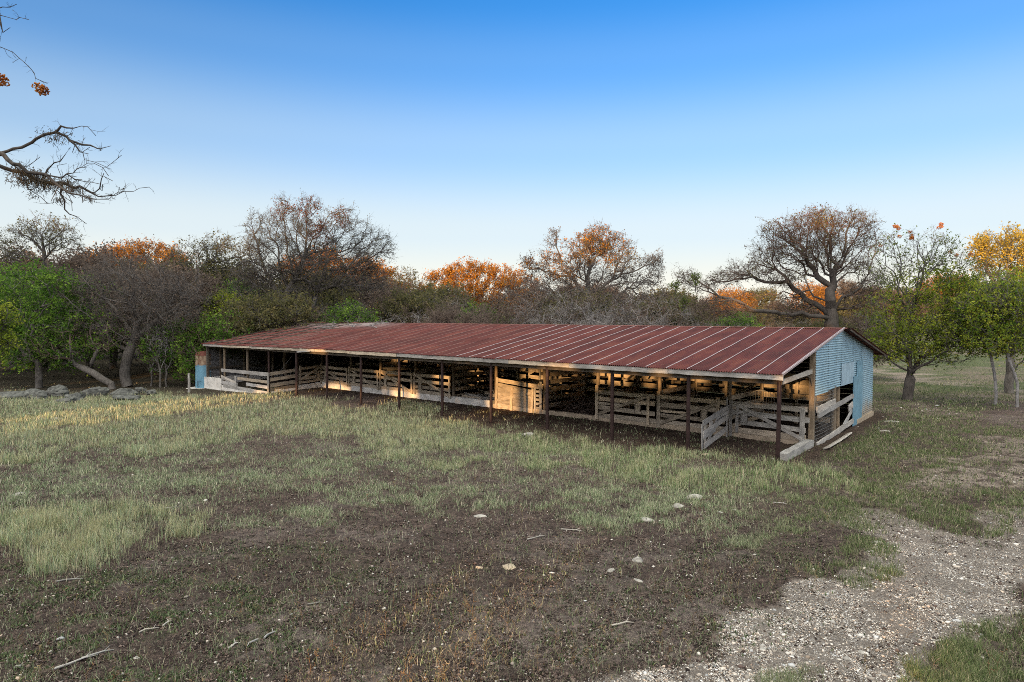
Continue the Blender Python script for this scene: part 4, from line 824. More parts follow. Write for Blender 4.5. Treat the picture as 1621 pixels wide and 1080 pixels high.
def make_tree(name, label, base, guides, crown, N, trunk_r, mats, leaves=(), seed=1, group=None, cat='tree', bf=.35, seg=.6, twig=(3, .55, .010), wig=.09, tip=.016, sub=2, cull=None, shell=.45, thr=.05, gnarl=0.0, droop=.15, gf=.28):
    """base: world foot of the trunk. guides: limb polylines relative to it, the first is the trunk. crown: (cx, cy, cz, rx, ry, rz) ellipsoids
    whose random points the branches reach for, so the outline is that of the crown. mats: trunk, twigs"""
    g = np.random.default_rng(seed); P = [np.zeros(3)]; par = [-1]; pl = [0.0]; G = [True]; gq = [0.0]
    for gi, gl in enumerate(guides):
        gl = [np.array(p, float) for p in gl]
        k = 0 if gi == 0 else int(np.argmin([np.linalg.norm(q - gl[0]) for q in P])); prev = P[k]
        tl_ = sum(np.linalg.norm(b_2 - a_2) for a_2, b_2 in zip([prev] + gl[:-1], gl)) + .01; acc = 0.0
        for p in gl:
            d = np.linalg.norm(p - prev)
            if d < .05: continue
            m = max(1, int(round(d / seg)))
            for j in range(1, m + 1):
                q = prev + (p - prev) * j / m + (g.normal(size=3) * (.05 + gnarl) * seg if (j < m or gi) else 0)
                P.append(q); par.append(k); pl.append(pl[k] + np.linalg.norm(q - P[k])); G.append(True); gq.append((acc + d * j / m) / tl_); k = len(P) - 1
            prev = p; acc += d
    nt = len(P); vol = np.array([(c[3] * c[4] * c[5]) ** .72 for c in crown]); cnt = g.multinomial(N, vol / vol.sum()); A = []
    for c, m in zip(crown, cnt):
        r = g.uniform(0, 1, m) ** (1 / 3.); r = np.where(g.random(m) < shell, .8 + .2 * r, r); A.append(np.array(c[:3]) + runit(m, g) * r[:, None] * np.array(c[3:6]))
    A = np.concatenate(A); A = A[A[:, 2] > .4]
    top = P[min(nt - 1, max(1, len(guides[0]) and nt // 2))]; A = A[np.argsort(np.linalg.norm(A - top, axis=1) + g.normal(size=len(A)) * .5)]
    PA = np.zeros((nt + len(A) * 40, 3)); PL = np.zeros(len(PA)); PA[:nt] = P; PL[:nt] = pl; cntn = nt; par = list(par); lowz = max(.6, guides[0][-1][2] * .5 if len(guides[0]) else .6)
    ok = np.ones(len(PA), bool); ok[:nt] = (PA[:nt, 2] > lowz) if len(guides[0]) > 0 else True
    if not ok[:nt].any(): ok[:nt] = True
    tipn = []
    for p in A:
        d = PA[:cntn] - p; dist = np.sqrt((d * d).sum(1)); cost = dist + bf * PL[:cntn] + np.where(ok[:cntn], 0, 1e6); k = int(np.argmin(cost)); L = dist[k]
        if L < .12 or L > 9: continue
        s0 = PA[k]; dr = s0 - PA[par[k]] if par[k] >= 0 else np.array([0, 0, 1.]); dr = dr / (np.linalg.norm(dr) + 1e-9)
        ctl = s0 + dr * L * .38 + np.array([0, 0, .06 * L]); m = min(36, max(1, int(round(L / seg)))); nz = np.zeros(3)
        for j in range(1, m + 1):
            t = j / m; q = (1 - t) ** 2 * s0 + 2 * t * (1 - t) * ctl + t * t * p
            if j < m: nz = nz * .6 + g.normal(size=3) * (wig + gnarl) * seg; q = q + nz
            PA[cntn] = q; PL[cntn] = PL[k] + np.linalg.norm(q - PA[k]); par.append(k); k = cntn; cntn += 1
        tipn.append(k)
    PA = PA[:cntn]; par = np.array(par); kids = np.zeros(cntn); ch = np.zeros(cntn)
    np.add.at(ch, par[1:], 1); kids[ch == 0] = 1
    for i in range(cntn - 1, 0, -1): kids[par[i]] += kids[i]
    tot = max(2, kids[0]); e = math.log(tot) / math.log(trunk_r / tip); r = tip * kids ** (1 / e)
    gl_ = np.array(G + [False] * (cntn - nt)); zz = np.clip(1 - np.array(gq + [1.0] * (cntn - nt)), 0, 1) * (1 - .55 * PL[:cntn] / (PL[:cntn].max() + .1)); r = np.where(gl_, np.maximum(r, trunk_r * gf * zz), r)
    r[0] = r[1] * 1.06 if cntn > 1 else trunk_r
    mainc = np.full(cntn, -1); best = np.zeros(cntn)
    for i in range(1, cntn):
        if kids[i] > best[par[i]]: best[par[i]] = kids[i]; mainc[par[i]] = i
    E = np.zeros((cntn, 3)); E[1:] = PA[1:] - PA[par[1:]]; En = E / (np.linalg.norm(E, axis=1, keepdims=True) + 1e-9); En[0] = En[1]
    D = En.copy(); hm = mainc >= 0; D[hm] = En[hm] + En[mainc[hm]]; idx = np.arange(1, cntn); im = mainc[par[idx]] == idx
    D0 = np.where(im[:, None], D[par[idx]], En[idx]); R0 = np.where(im, r[par[idx]], np.minimum(r[par[idx]], r[idx] * 1.15)); P0 = PA[par[idx]]
    root = empty(name, tuple(base), 0, label, cat, group)
    def kill(Pw):
        if cull is None or not len(Pw): return np.ones(len(Pw), bool)
        W = Pw + np.array(base); s = np.array(TO_SUN); keep = np.ones(len(W), bool)
        for T, rad in cull:
            v = W - np.array(T); t = v @ s; dd = np.linalg.norm(v - t[:, None] * s, axis=1); keep &= ~((dd < rad) & (t > 0))
        return keep
    big = r[idx] > thr; parts = []
    for sel, n in ((big & (r[idx] > .12), 12), (big & (r[idx] <= .12), 7)):
        j = idx[sel]
        if len(j): parts.append(prisms(P0[sel], PA[j], R0[sel], r[j], D0[sel], D[j], n))
    if parts: V, F = cat_(parts); np_mesh('trunk', V, F, mats[0], root, smooth=True)
    # fine branches and twigs
    parts = []; sm = ~big & kill(PA[idx]); j = idx[sm]
    if len(j): parts.append(prisms(P0[sm], PA[j], R0[sm], r[j], D0[sm], D[j], 4 if trunk_r > .1 else 3))
    thin = idx[(r[idx] < max(.045, tip * 2.4))]; tw, tl, trd = twig
    o = np.repeat(thin, tw); o = o[g.random(len(o)) < .9]; m = len(o); Pw = []
    if m:
        S = PA[o] - E[o] * g.uniform(0, 1, (m, 1)); dirn = En[o] * .75 + runit(m, g) * .95 + np.array([0, 0, .22 - droop]); dirn /= np.linalg.norm(dirn, axis=1, keepdims=True)
        L = tl * g.uniform(.4, 1.4, (m, 1)); kk = kill(S); S, dirn, L = S[kk], dirn[kk], L[kk]; m = len(S)
        Md = S + dirn * L * .5 + runit(m, g) * L * .10; d2 = dirn + runit(m, g) * .55; d2 /= np.linalg.norm(d2, axis=1, keepdims=True); T = Md + d2 * L * .5
        rr = np.full(m, trd); parts.append(prisms(S, Md, rr, rr * .75, dirn, d2, 3)); parts.append(prisms(Md, T, rr * .75, rr * .3, d2, d2, 3))
        Pw = [Md, T]
        if sub:
            B0 = np.repeat(np.concatenate([Md, (Md + T) / 2]), sub, axis=0); q = len(B0); ds = np.repeat(np.concatenate([dirn, d2]), sub, axis=0) * .5 + runit(q, g) * .9; Ls = np.repeat(np.concatenate([L, L]), sub, axis=0) * g.uniform(.25, .6, (q, 1))
            T2 = B0 + ds * Ls; rs = np.full(q, trd * .6); parts.append(prisms(B0, T2, rs, rs * .4, ds, ds, 3)); Pw.append(T2); Pw.append((B0 + T2) / 2)
    if parts: V, F = cat_(parts); np_mesh('branches', V, F, mats[1], root)
    if len(leaves) and len(Pw):
        allp = np.concatenate(Pw)
        for li, lf in enumerate(leaves):
            mt, frac, size = lf[:3]; zone = lf[3] if len(lf) > 3 else None; times = lf[4] if len(lf) > 4 else 1; clump = lf[5] if len(lf) > 5 else .0
            Q = allp
            if zone:
                kz = np.zeros(len(Q), bool)
                for c in zone: kz |= (((Q - np.array(c[:3])) / np.array(c[3:6])) ** 2).sum(1) < g.uniform(.45, 1.2, len(Q))
                Q = Q[kz]
            pr = np.full(len(Q), frac)
            if clump: pr = frac * np.clip((fbm(Q[:, 0] * .9 + Q[:, 2] * .4 + seed, Q[:, 1] * .9 + Q[:, 2] * .8, 3) - .5) * clump * 5 + 1, 0, 2.2)
            reps = int(times); Q = np.repeat(Q, reps, axis=0); pr = np.repeat(pr, reps); Q = Q[g.random(len(Q)) < pr]
            Q = Q + g.normal(size=Q.shape) * size * 1.3; Q = Q[kill(Q)]
            if len(Q): V, F = leaf_quads(Q, size, g); np_mesh('foliage', V, F, mt, root)
    return root
def copy_tree(o, loc, rz, sc, label=None, group=None):
    c = o.copy(); C.objects.link(c); c.location = loc; c.rotation_euler = (0, 0, rz); c.scale = sc
    if label: c['label'] = label
    if group: c['group'] = group
    for ch in [x for x in C.objects if x.parent == o]:
        d = ch.copy(); C.objects.link(d); d.parent = c
    return c
class PX:
    """crowns and limbs measured on the photograph, set at the tree's own distance"""
    def __init__(s, px, Y, base_z=None):
        g = at(px, 520, Y); s.Y = Y; s.b = np.array([g.x, Y, gz(g.x, Y) if base_z is None else base_z]); s.px = px
    def p(s, px, py, dy=0.0): w_ = at(px, py, s.Y); return (w_.x - s.b[0], dy, w_.z - s.b[2])
    def e(s, px, py, rx, ry, dy=0.0, k=1.0):
        c = s.p(px, py, dy); m = s.Y / FPX; return (*c, rx * m, (rx + ry) / 2 * m * k, ry * m)
BT = M['bark'], M['twig']
# --- left group -------------------------------------------------
t = PX(60, 45); make_tree('green_tree', 'bushy green-leaved tree over the boulders at the left edge', t.b, [[t.p(62, 575, 0), t.p(66, 540, 0)]],
    [t.e(60, 465, 62, 48), t.e(95, 520, 55, 42), t.e(25, 530, 55, 45), t.e(115, 560, 42, 26), t.e(50, 560, 60, 24), t.e(100, 445, 30, 26), t.e(-20, 500, 50, 60)], 520, .22, BT,
    [(M['leaf_green'], .62, .085, None, 2, .5)], seed=3, twig=(3, .6, .009))
t = PX(176, 44.5); make_tree('leaning_tree', 'leaning dark trunk slanting left over the rounded boulder', t.b, [[t.p(176, 608), t.p(150, 592), t.p(120, 578), t.p(95, 560)], [t.p(140, 586), t.p(150, 565), t.p(160, 545)]],
    [t.e(100, 540, 50, 30), t.e(160, 530, 40, 30)], 110, .23, (M['bark'], M['twig_brown']), [(M['leaf_green'], .25, .08)], seed=5)
t = PX(201, 46); make_tree('oak_tree', 'grey-brown leafless oak with a thick straight trunk left of the blue tank', t.b, [[t.p(198, 600), t.p(200, 575), t.p(208, 548), t.p(214, 530)], [t.p(210, 540), t.p(240, 515), t.p(275, 490), t.p(300, 472)], [t.p(212, 532), t.p(190, 500), t.p(165, 470), t.p(150, 450)], [t.p(205, 556), t.p(180, 545), t.p(150, 540)]],
    [t.e(215, 455, 75, 50), t.e(160, 480, 50, 45), t.e(262, 490, 52, 52), t.e(200, 520, 70, 28), t.e(130, 450, 40, 30), t.e(300, 460, 32, 32)], 760, .34, (M['bark'], M['twig']),
    [(M['leaf_brown'], .42, .055, None, 1, .5)], seed=8, twig=(4, .6, .010))
t = PX(70, 62); make_tree('tall_thin_tree', 'sparse dark tree standing tall above the green tree at the left', t.b, [[t.p(70, 520), t.p(68, 440), t.p(70, 400), t.p(66, 372)], [t.p(70, 400), t.p(45, 375)], [t.p(69, 410), t.p(95, 385)]],
    [t.e(70, 362, 44, 24), t.e(28, 385, 34, 24), t.e(100, 388, 30, 20), t.e(5, 400, 30, 25)], 340, .24, (M['bark_dark'], M['twig']), [(M['leaf_olive'], .22, .085)], seed=12, twig=(3, .7, .013))
t = PX(225, 80); make_tree('cypress_tree', 'broad flat-topped cypress glowing orange along its top behind the grey-brown oak', t.b, [[t.p(225, 520), t.p(222, 450), t.p(225, 420)], [t.p(224, 440), t.p(180, 405)], [t.p(224, 440), t.p(268, 408)]],
    [t.e(225, 402, 60, 16), t.e(170, 408, 35, 15), t.e(280, 412, 30, 16), t.e(220, 440, 80, 20), t.e(140, 425, 30, 20)], 420, .4, (M['bark_dark'], M['twig_brown']), [(M['leaf_rust'], .5, .11, None, 2, .5), (M['leaf_brown'], .5, .11, None, 1)], seed=13, twig=(3, .9, .014))
t = PX(300, 64); make_tree('dark_oak', 'gnarled dark oak between the orange cypress and the big bare tree', t.b, [[t.p(300, 520), t.p(303, 450), t.p(312, 430)], [t.p(306, 445), t.p(330, 415)], [t.p(306, 440), t.p(290, 415)]],
    [t.e(310, 410, 42, 28), t.e(350, 420, 38, 34), t.e(290, 440, 40, 30), t.e(340, 385, 26, 16), t.e(375, 405, 30, 30)], 420, .3, (M['bark_dark'], M['twig']), [(M['leaf_olive'], .28, .09)], seed=15, twig=(3, .8, .014), gnarl=.08)
for i, (px, Y, lb) in enumerate([(252, 45.5, 'slender pale dead sapling right of the straight oak trunk'), (238, 46.5, 'thin crooked dead sapling just right of the straight oak trunk'), (262, 46, 'pale forked dead sapling left of the fence post')]):
    t = PX(px, Y); make_tree('dead_sapling', lb, t.b, [[t.p(px + 2, 590), t.p(px - 4, 565), t.p(px + 3, 540)], [t.p(px, 590), t.p(px + 10, 568), t.p(px + 12, 545)]], [t.e(px, 540, 16, 26)], 26, .07, (M['bark'], M['twig_pale']), seed=20 + i, group='dead saplings')
t = PX(380, 54); make_tree('green_shrub_tree', 'soft green leafy tree showing behind the far left end of the roof', t.b, [[t.p(380, 545), t.p(378, 520)]], [t.e(375, 505, 48, 38), t.e(350, 490, 30, 26), t.e(415, 520, 35, 20), t.e(560, 508, 1, 1)], 330, .2, BT, [(M['leaf_yellowgreen'], .55, .075, None, 2, .4)], seed=25)
t = PX(330, 47); make_tree('dark_evergreen', 'dark evergreen thicket filling the gap behind the blue tank', t.b, [[t.p(330, 590), t.p(330, 560)]], [t.e(310, 560, 45, 40), t.e(270, 545, 50, 40), t.e(350, 530, 40, 35)], 360, .2, (M['bark_dark'], M['twig_brown']), [(M['leaf_green'], .5, .08, None, 2, .3)], seed=26)
# --- the big bare tree behind the barn ----------------------------
t = PX(447, 56); make_tree('bare_tree', 'tall spreading leafless tree behind the left part of the roof, its top tufted russet', t.b,
    [[t.p(447, 560), t.p(449, 500), t.p(456, 460), t.p(468, 440)], [t.p(452, 480), t.p(430, 450), t.p(415, 415), t.p(400, 360)], [t.p(466, 442), t.p(455, 400), t.p(450, 350)], [t.p(470, 438), t.p(484, 400), t.p(486, 350)],
     [t.p(492, 500), t.p(505, 450), t.p(520, 405), t.p(545, 365)], [t.p(520, 405), t.p(560, 392), t.p(600, 395)], [t.p(510, 430), t.p(540, 425), t.p(580, 430)]],
    [t.e(412, 370, 26, 34), t.e(452, 350, 24, 36), t.e(488, 345, 24, 32), t.e(430, 410, 48, 40), t.e(495, 385, 40, 36), t.e(548, 362, 34, 32), t.e(590, 390, 40, 26), t.e(520, 420, 70, 40), t.e(440, 460, 70, 34), t.e(570, 440, 55, 26), t.e(400, 440, 34, 30)], 1650, .36, (M['bark'], M['twig_dark']),
    [(M['leaf_red'], .34, .065, [t.e(448, 332, 22, 22), t.e(488, 330, 20, 24), t.e(540, 345, 16, 20), t.e(505, 370, 22, 26)], 2), (M['leaf_olive'], .20, .05), (M['leaf_brown'], .30, .055, [t.e(550, 440, 90, 44), t.e(440, 440, 70, 50)])], seed=31, twig=(4, .75, .011), bf=.45)
t = PX(500, 88); make_tree('cypress_tree', 'orange cypress glimpsed through the lower limbs of the big bare tree', t.b, [[t.p(500, 560), t.p(505, 450)]], [t.e(500, 408, 34, 16), t.e(560, 430, 50, 22), t.e(480, 430, 40, 20), t.e(600, 445, 40, 20)], 330, .35, (M['bark_dark'], M['twig_brown']), [(M['leaf_rust'], .8, .13, None, 2, .3)], seed=33, twig=(3, .9, .014))
t = PX(620, 80); make_tree('small_tree', 'small sparse tree in the dip right of the big bare tree', t.b, [[t.p(628, 520), t.p(635, 460)]], [t.e(640, 452, 26, 26), t.e(615, 465, 26, 22), t.e(660, 475, 26, 18)], 240, .2, (M['bark_dark'], M['twig']), [(M['leaf_olive'], .35, .1)], seed=35, twig=(3, .7, .014))
t = PX(748, 96); make_tree('cypress_tree', 'bright orange bald cypress with tiered branches behind the middle of the roof', t.b, [[t.p(750, 540), t.p(748, 500), t.p(742, 465), t.p(740, 435)], [t.p(745, 480), t.p(775, 450), t.p(800, 432)], [t.p(742, 470), t.p(710, 450), t.p(690, 440)]],
    [t.e(742, 428, 34, 12), t.e(700, 438, 26, 10), t.e(790, 430, 36, 10), t.e(760, 452, 60, 12), t.e(820, 450, 36, 14), t.e(710, 465, 40, 12), t.e(770, 475, 60, 12), t.e(830, 478, 36, 16), t.e(745, 495, 40, 12)], 620, .5, (M['bark'], M['twig_brown']), [(M['leaf_rust'], .8, .12, None, 2, .4)], seed=37, twig=(3, .9, .014))
t = PX(940, 62); make_tree('gnarled_oak', 'gnarled oak with orange-tinted upper limbs behind the middle right of the roof', t.b,
    [[t.p(938, 560), t.p(935, 500), t.p(930, 465), t.p(932, 430)], [t.p(930, 470), t.p(905, 440), t.p(890, 422), t.p(884, 400), t.p(876, 375)], [t.p(905, 440), t.p(870, 430), t.p(835, 422)], [t.p(932, 440), t.p(945, 400), t.p(952, 365)], [t.p(936, 465), t.p(975, 440), t.p(1010, 425), t.p(1040, 420)]],
    [t.e(950, 378, 30, 24), t.e(925, 395, 34, 26), t.e(978, 395, 26, 24), t.e(875, 385, 14, 22), t.e(850, 415, 28, 14), t.e(900, 425, 40, 24), t.e(960, 425, 50, 30), t.e(1010, 430, 42, 28), t.e(1035, 415, 16, 18), t.e(900, 465, 60, 30), t.e(1000, 470, 60, 26), t.e(840, 460, 40, 26)], 980, .45, (M['bark'], M['twig']),
    [(M['leaf_gold'], .10, .075, [t.e(985, 412, 34, 18), t.e(935, 395, 34, 24)], 2, .5), (M['leaf_rust'], .55, .075, [t.e(940, 390, 60, 36), t.e(890, 420, 40, 30), t.e(850, 415, 26, 14)], 1, .4), (M['leaf_brown'], .34, .07)], seed=41, twig=(4, .65, .013), gnarl=.13, bf=.3)
# --- the great oak with the long level limb -------------------------
t = PX(1326, 44); make_tree('great_oak', 'old leafless oak with a long level limb, behind the right end of the roof', t.b,
    [[t.p(1324, 560), t.p(1318, 500), t.p(1314, 460), t.p(1318, 435)], [t.p(1314, 478), t.p(1280, 464), t.p(1240, 462), t.p(1205, 470), t.p(1180, 460), t.p(1150, 474), t.p(1100, 470, -2)], [t.p(1210, 470), t.p(1190, 492, 1), t.p(1176, 510, 1)],
     [t.p(1318, 440), t.p(1290, 410), t.p(1250, 380), t.p(1225, 365)], [t.p(1315, 455), t.p(1285, 436), t.p(1245, 424), t.p(1205, 418), t.p(1175, 425)], [t.p(1318, 440), t.p(1340, 425), t.p(1372, 425)], [t.p(1318, 438), t.p(1310, 400), t.p(1300, 360)], [t.p(1320, 440), t.p(1345, 400), t.p(1365, 360)], [t.p(1290, 412), t.p(1240, 420), t.p(1200, 410)]],
    [t.e(*q) for q in ((1232, 366, 28, 20), (1255, 392, 36, 24), (1276, 352, 24, 17), (1300, 343, 22, 14), (1332, 348, 26, 14), (1364, 352, 24, 17), (1376, 385, 18, 20), (1322, 388, 36, 20), (1290, 412, 30, 16), (1214, 402, 24, 16), (1188, 426, 34, 14), (1150, 440, 30, 13), (1110, 452, 24, 11), (1086, 440, 15, 13), (1345, 420, 34, 16), (1376, 442, 20, 14), (1240, 440, 40, 12), (1128, 488, 44, 18, -1), (1262, 492, 46, 22, 1), (1366, 474, 34, 24), (1290, 375, 40, 22))], 1900, .46, (M['bark_dark'], M['twig_brown']),
    [(M['leaf_red'], .14, .055, [t.e(1290, 350, 60, 26), t.e(1250, 375, 40, 30)], 1, .4), (M['leaf_olive'], .13, .055, None, 1, .5), (M['leaf_brown'], .10, .055), (M['leaf_gold'], .30, .055, [t.e(1300, 350, 18, 18), t.e(1222, 468, 20, 9)])], seed=45, twig=(3, .62, .009), bf=.55, gnarl=.13, tip=.011, gf=.2, shell=.25)
for i, (px, py, rx, ry, lb) in enumerate([(1068, 452, 12, 10, 'ball of green mistletoe at the tip of the oak limb'), (1082, 478, 12, 15, 'lower clump of green leaves hanging at the tip of the oak limb'), (1100, 440, 12, 14, 'upper clump of green leaves on the oak limb tip')]):
    t = PX(px, 42); make_tree('mistletoe', lb, (t.b[0], t.b[1], t.b[2] + t.p(px, py)[2] - .9), [[(0, 0, .5)]], [(0, 0, .9, rx * .024, .3, ry * .026)], 34, .03, (M['twig'], M['twig']), [(M['leaf_olivegreen'], .7, .05, None, 1)], seed=60 + i, cat='mistletoe', twig=(2, .22, .005), seg=.2)
# --- right side ----------------------------------------------------
t = PX(1439, 37.3); make_tree('chinaberry_tree', 'vase-shaped tree with orange seed clusters and thin green leaves right of the barn', t.b,
    [[t.p(1441, 600), t.p(1440, 585)], [t.p(1440, 588), t.p(1415, 575), t.p(1395, 558), t.p(1380, 545)], [t.p(1441, 586), t.p(1441, 530), t.p(1438, 480), t.p(1420, 440), t.p(1395, 425)], [t.p(1438, 478), t.p(1428, 430), t.p(1420, 390)], [t.p(1440, 500), t.p(1460, 440), t.p(1478, 380)],
     [t.p(1444, 586), t.p(1460, 565), t.p(1490, 550), t.p(1515, 540), t.p(1545, 515), t.p(1560, 480)], [t.p(1478, 556), t.p(1480, 520), t.p(1500, 470), t.p(1520, 430)], [t.p(1460, 440), t.p(1490, 410), t.p(1512, 385)]],
    [t.e(1420, 390, 34, 28), t.e(1400, 425, 30, 34), t.e(1470, 395, 36, 34), t.e(1500, 385, 22, 16), t.e(1450, 440, 60, 34), t.e(1520, 430, 40, 34), t.e(1400, 500, 44, 36), t.e(1480, 500, 60, 36), t.e(1540, 480, 36, 44), t.e(1400, 550, 40, 24), t.e(1540, 530, 40, 26), t.e(1440, 540, 60, 34), t.e(1490, 560, 60, 18)], 960, .27, (M['bark_dark'], M['twig']),
    [(M['leaf_yellowgreen'], .62, .065, [t.e(1475, 490, 90, 75), t.e(1400, 550, 50, 34), t.e(1430, 530, 60, 44), t.e(1540, 480, 40, 50)], 2, .5), (M['leaf_olivegreen'], .30, .06, None, 1, .6), (M['leaf_yellowgreen'], .35, .065, [t.e(1450, 545, 80, 42)], 1, .4)], seed=51, twig=(3, .5, .007), bf=.6, seg=.5, sub=1, tip=.010, gf=.36, gnarl=.05)
V = []; F = []
def clusters(name, label, pts, size, g, base):
    """hanging bunches of small round seeds"""
    parts = []
    for p in pts:
        n = int(g.integers(60, 110)); Q = np.array(p) + runit(n, g) * size * g.uniform(.2, 1, (n, 1)) ** .5 * np.array([1, 1, .85]); s = g.uniform(.10, .16, n)[:, None, None] * size
        Vv = (ICO_V[None] * s + Q[:, None]).reshape(-1, 3); parts.append((Vv, (ICO_F[None] + np.arange(n)[:, None, None] * 12).reshape(-1, 3)))
    V, F = cat_(parts); return V, F
cb = [o for o in C.objects if o.name == 'chinaberry_tree'][0]; g_ = np.random.default_rng(3); t = PX(1439, 37.3)
pts = [t.p(x, y, g_.uniform(-1, 1)) for x, y in [(1406, 362), (1414, 364), (1426, 356), (1443, 367), (1475, 362), (1484, 361), (1489, 355), (1412, 377), (1401, 387), (1430, 380), (1500, 400), (1515, 404), (1534, 403), (1505, 446), (1500, 505), (1470, 475), (1436, 378), (1448, 372)]]
for q_ in pts: V, F = clusters('', '', [q_], .13, g_, None); np_mesh('seed_cluster', V, F, M['berry'], cb)
for i, (px, py, Y, lb) in enumerate([(1577, 642, 35.5, 'slender white-barked tree left of its twin at the right edge'), (1612, 648, 34.5, 'slender white-barked tree nearest the right edge')]):
    t = PX(px + 2, Y); dx = -8 if i == 0 else -16
    make_tree('white_barked_tree', lb, t.b, [[t.p(px - 1, 610), t.p(px + dx * .4, 590), t.p(px + dx, 566), t.p(px + dx - 2, 540)], [t.p(px + dx, 560), t.p(px + dx + 14, 520)]], [t.e(px - 14, 505, 50, 40), t.e(px + 10, 535, 44, 30), t.e(px - 44, 535, 36, 24), t.e(px, 465, 40, 34), t.e(px - 30, 480, 34, 30)], 380, .075, (M['bark_white'], M['twig']),
        [(M['leaf_yellowgreen'], .42, .06, None, 2, .5), (M['leaf_green'], .22, .06, None, 1, .5)], seed=70 + i, twig=(3, .6, .007), shell=.15, gnarl=.05)
t = PX(1600, 41); make_tree('yellow_tree', 'golden-topped autumn tree at the right edge of the picture', t.b, [[t.p(1600, 580), t.p(1598, 480), t.p(1596, 440)], [t.p(1598, 470), t.p(1630, 430)], [t.p(1598, 480), t.p(1570, 440)]],
    [t.e(1592, 400, 46, 38), t.e(1560, 400, 26, 26), t.e(1640, 405, 40, 44), t.e(1570, 440, 34, 26), t.e(1610, 460, 60, 34), t.e(1650, 500, 60, 50), t.e(1575, 385, 26, 16)], 620, .25, BT, [(M['leaf_gold'], .6, .07, [t.e(1600, 395, 70, 42)], 2, .5), (M['leaf_yellowgreen'], .45, .065, [t.e(1600, 470, 90, 50)], 2, .4)], seed=75, twig=(3, .5, .009))
t = PX(-12, 33); make_tree('yellow_shrub', 'yellow-green sprays entering at the left edge below the green tree', t.b, [[t.p(-12, 560), t.p(-10, 520)]], [t.e(-8, 500, 22, 22), t.e(-6, 540, 18, 16)], 110, .08, BT, [(M['leaf_yellowgreen'], .7, .06, None, 2)], seed=77)
# --- the tree whose bare limbs reach in from the left, a dozen metres from the camera
t = PX(-420, 12)
L1 = [t.p(-300, 180), t.p(-120, 225), t.p(0, 243), t.p(22, 236), t.p(50, 226), t.p(72, 213), t.p(84, 206, .1), t.p(100, 216, .2), t.p(116, 230, .2), t.p(124, 247, .2), t.p(150, 256, .3), t.p(165, 248, .3), t.p(178, 240, .3)]
NT = make_tree('overhanging_tree', 'leafless tree outside the left edge whose mossy limbs reach into the sky', t.b,
    [[t.p(-420, 800), t.p(-410, 500), t.p(-390, 300), t.p(-370, 150)], L1, [t.p(0, 243), t.p(12, 247, -.1), t.p(34, 262, -.2), t.p(58, 275, -.2), t.p(84, 280, -.2), t.p(112, 284, -.2), t.p(140, 276, -.3), t.p(156, 265, -.3)],
     [t.p(-120, 225), t.p(-20, 256, .2), t.p(16, 268, .3), t.p(44, 280, .3), t.p(78, 286, .3), t.p(108, 292, .3), t.p(134, 304, .4), t.p(162, 302, .4), t.p(190, 293, .4), t.p(218, 290, .4)],
     [t.p(84, 280, -.2), t.p(108, 296, -.2), t.p(128, 312, -.3), t.p(156, 320, -.3), t.p(186, 320, -.3), t.p(210, 308, -.3)], [t.p(78, 286, .3), t.p(86, 306, .2), t.p(92, 328, .2), t.p(108, 342, .2), t.p(128, 352, .2)],
     [t.p(84, 206, .1), t.p(92, 196, .1), t.p(112, 200, .1), t.p(136, 197, .1)], [t.p(100, 216, .2), t.p(122, 222, .4), t.p(140, 228, .4), t.p(155, 222, .4)], [t.p(44, 280, .3), t.p(60, 250, .4), t.p(80, 238, .4), t.p(88, 226, .4)],
     [t.p(-300, 180), t.p(-150, 90), t.p(-60, 50, .2), t.p(0, 72, .2), t.p(18, 82, .2), t.p(36, 102, .2), t.p(46, 118, .2), t.p(62, 126, .2)], [t.p(-150, 90), t.p(-60, 110, -.2), t.p(-10, 125, -.2), t.p(14, 122, -.2)],
     [t.p(-150, 90), t.p(-60, 15), t.p(0, 24), t.p(43, 32)], [t.p(-60, 15), t.p(-10, 4, .2), t.p(18, 1, .2)], [t.p(0, 24), t.p(6, 52), t.p(16, 44)]],
    [t.e(150, 285, 52, 26, 0, .5), t.e(70, 268, 48, 20, 0, .5), t.e(118, 222, 34, 20, .2, .5), t.e(112, 322, 30, 22, 0, .5), t.e(120, 300, 80, 30, 0, .5), t.e(-160, 190, 110, 70), t.e(-140, 40, 100, 80)], 460, .24, (M['bark_dark'], M['bark_dark']),
    seed=81, twig=(1, .20, .0042), seg=.14, tip=.0055, sub=1, thr=.02, wig=.16, gnarl=.07, bf=.35, gf=.22)
g_ = np.random.default_rng(9); parts = []
for px, py, r_, n in [(60, 290, 12, 200), (100, 288, 9, 120), (30, 282, 10, 200), (40, 278, 13, 300), (28, 268, 9, 160), (56, 282, 10, 160), (80, 213, 11, 170), (72, 290, 9, 130), (112, 298, 7, 80), (88, 314, 5, 60), (136, 312, 5, 50), (45, 308, 4, 30)]:
    c = np.array(t.p(px, py, .1)); m = r_ * 12 / FPX; S = c + g_.normal(size=(n, 3)) * np.array([m, m * .8, m * .55]); T = S + runit(n, g_) * .055 + np.array([0, 0, -.035]); rr = np.full(n, .0055); parts.append(prisms(S, T, rr, rr * .4, T - S, T - S, 3))
V, F = cat_(parts); np_mesh('moss', V, F, M['moss'], NT)
for q_ in (t.p(14, 130, -.2), t.p(50, 133, .2)): V, F = clusters('', '', [q_, tuple(np.array(q_) + (.06, 0, -.05))], .115, g_, None); np_mesh('seed_cluster', V, F, M['berry'], NT)

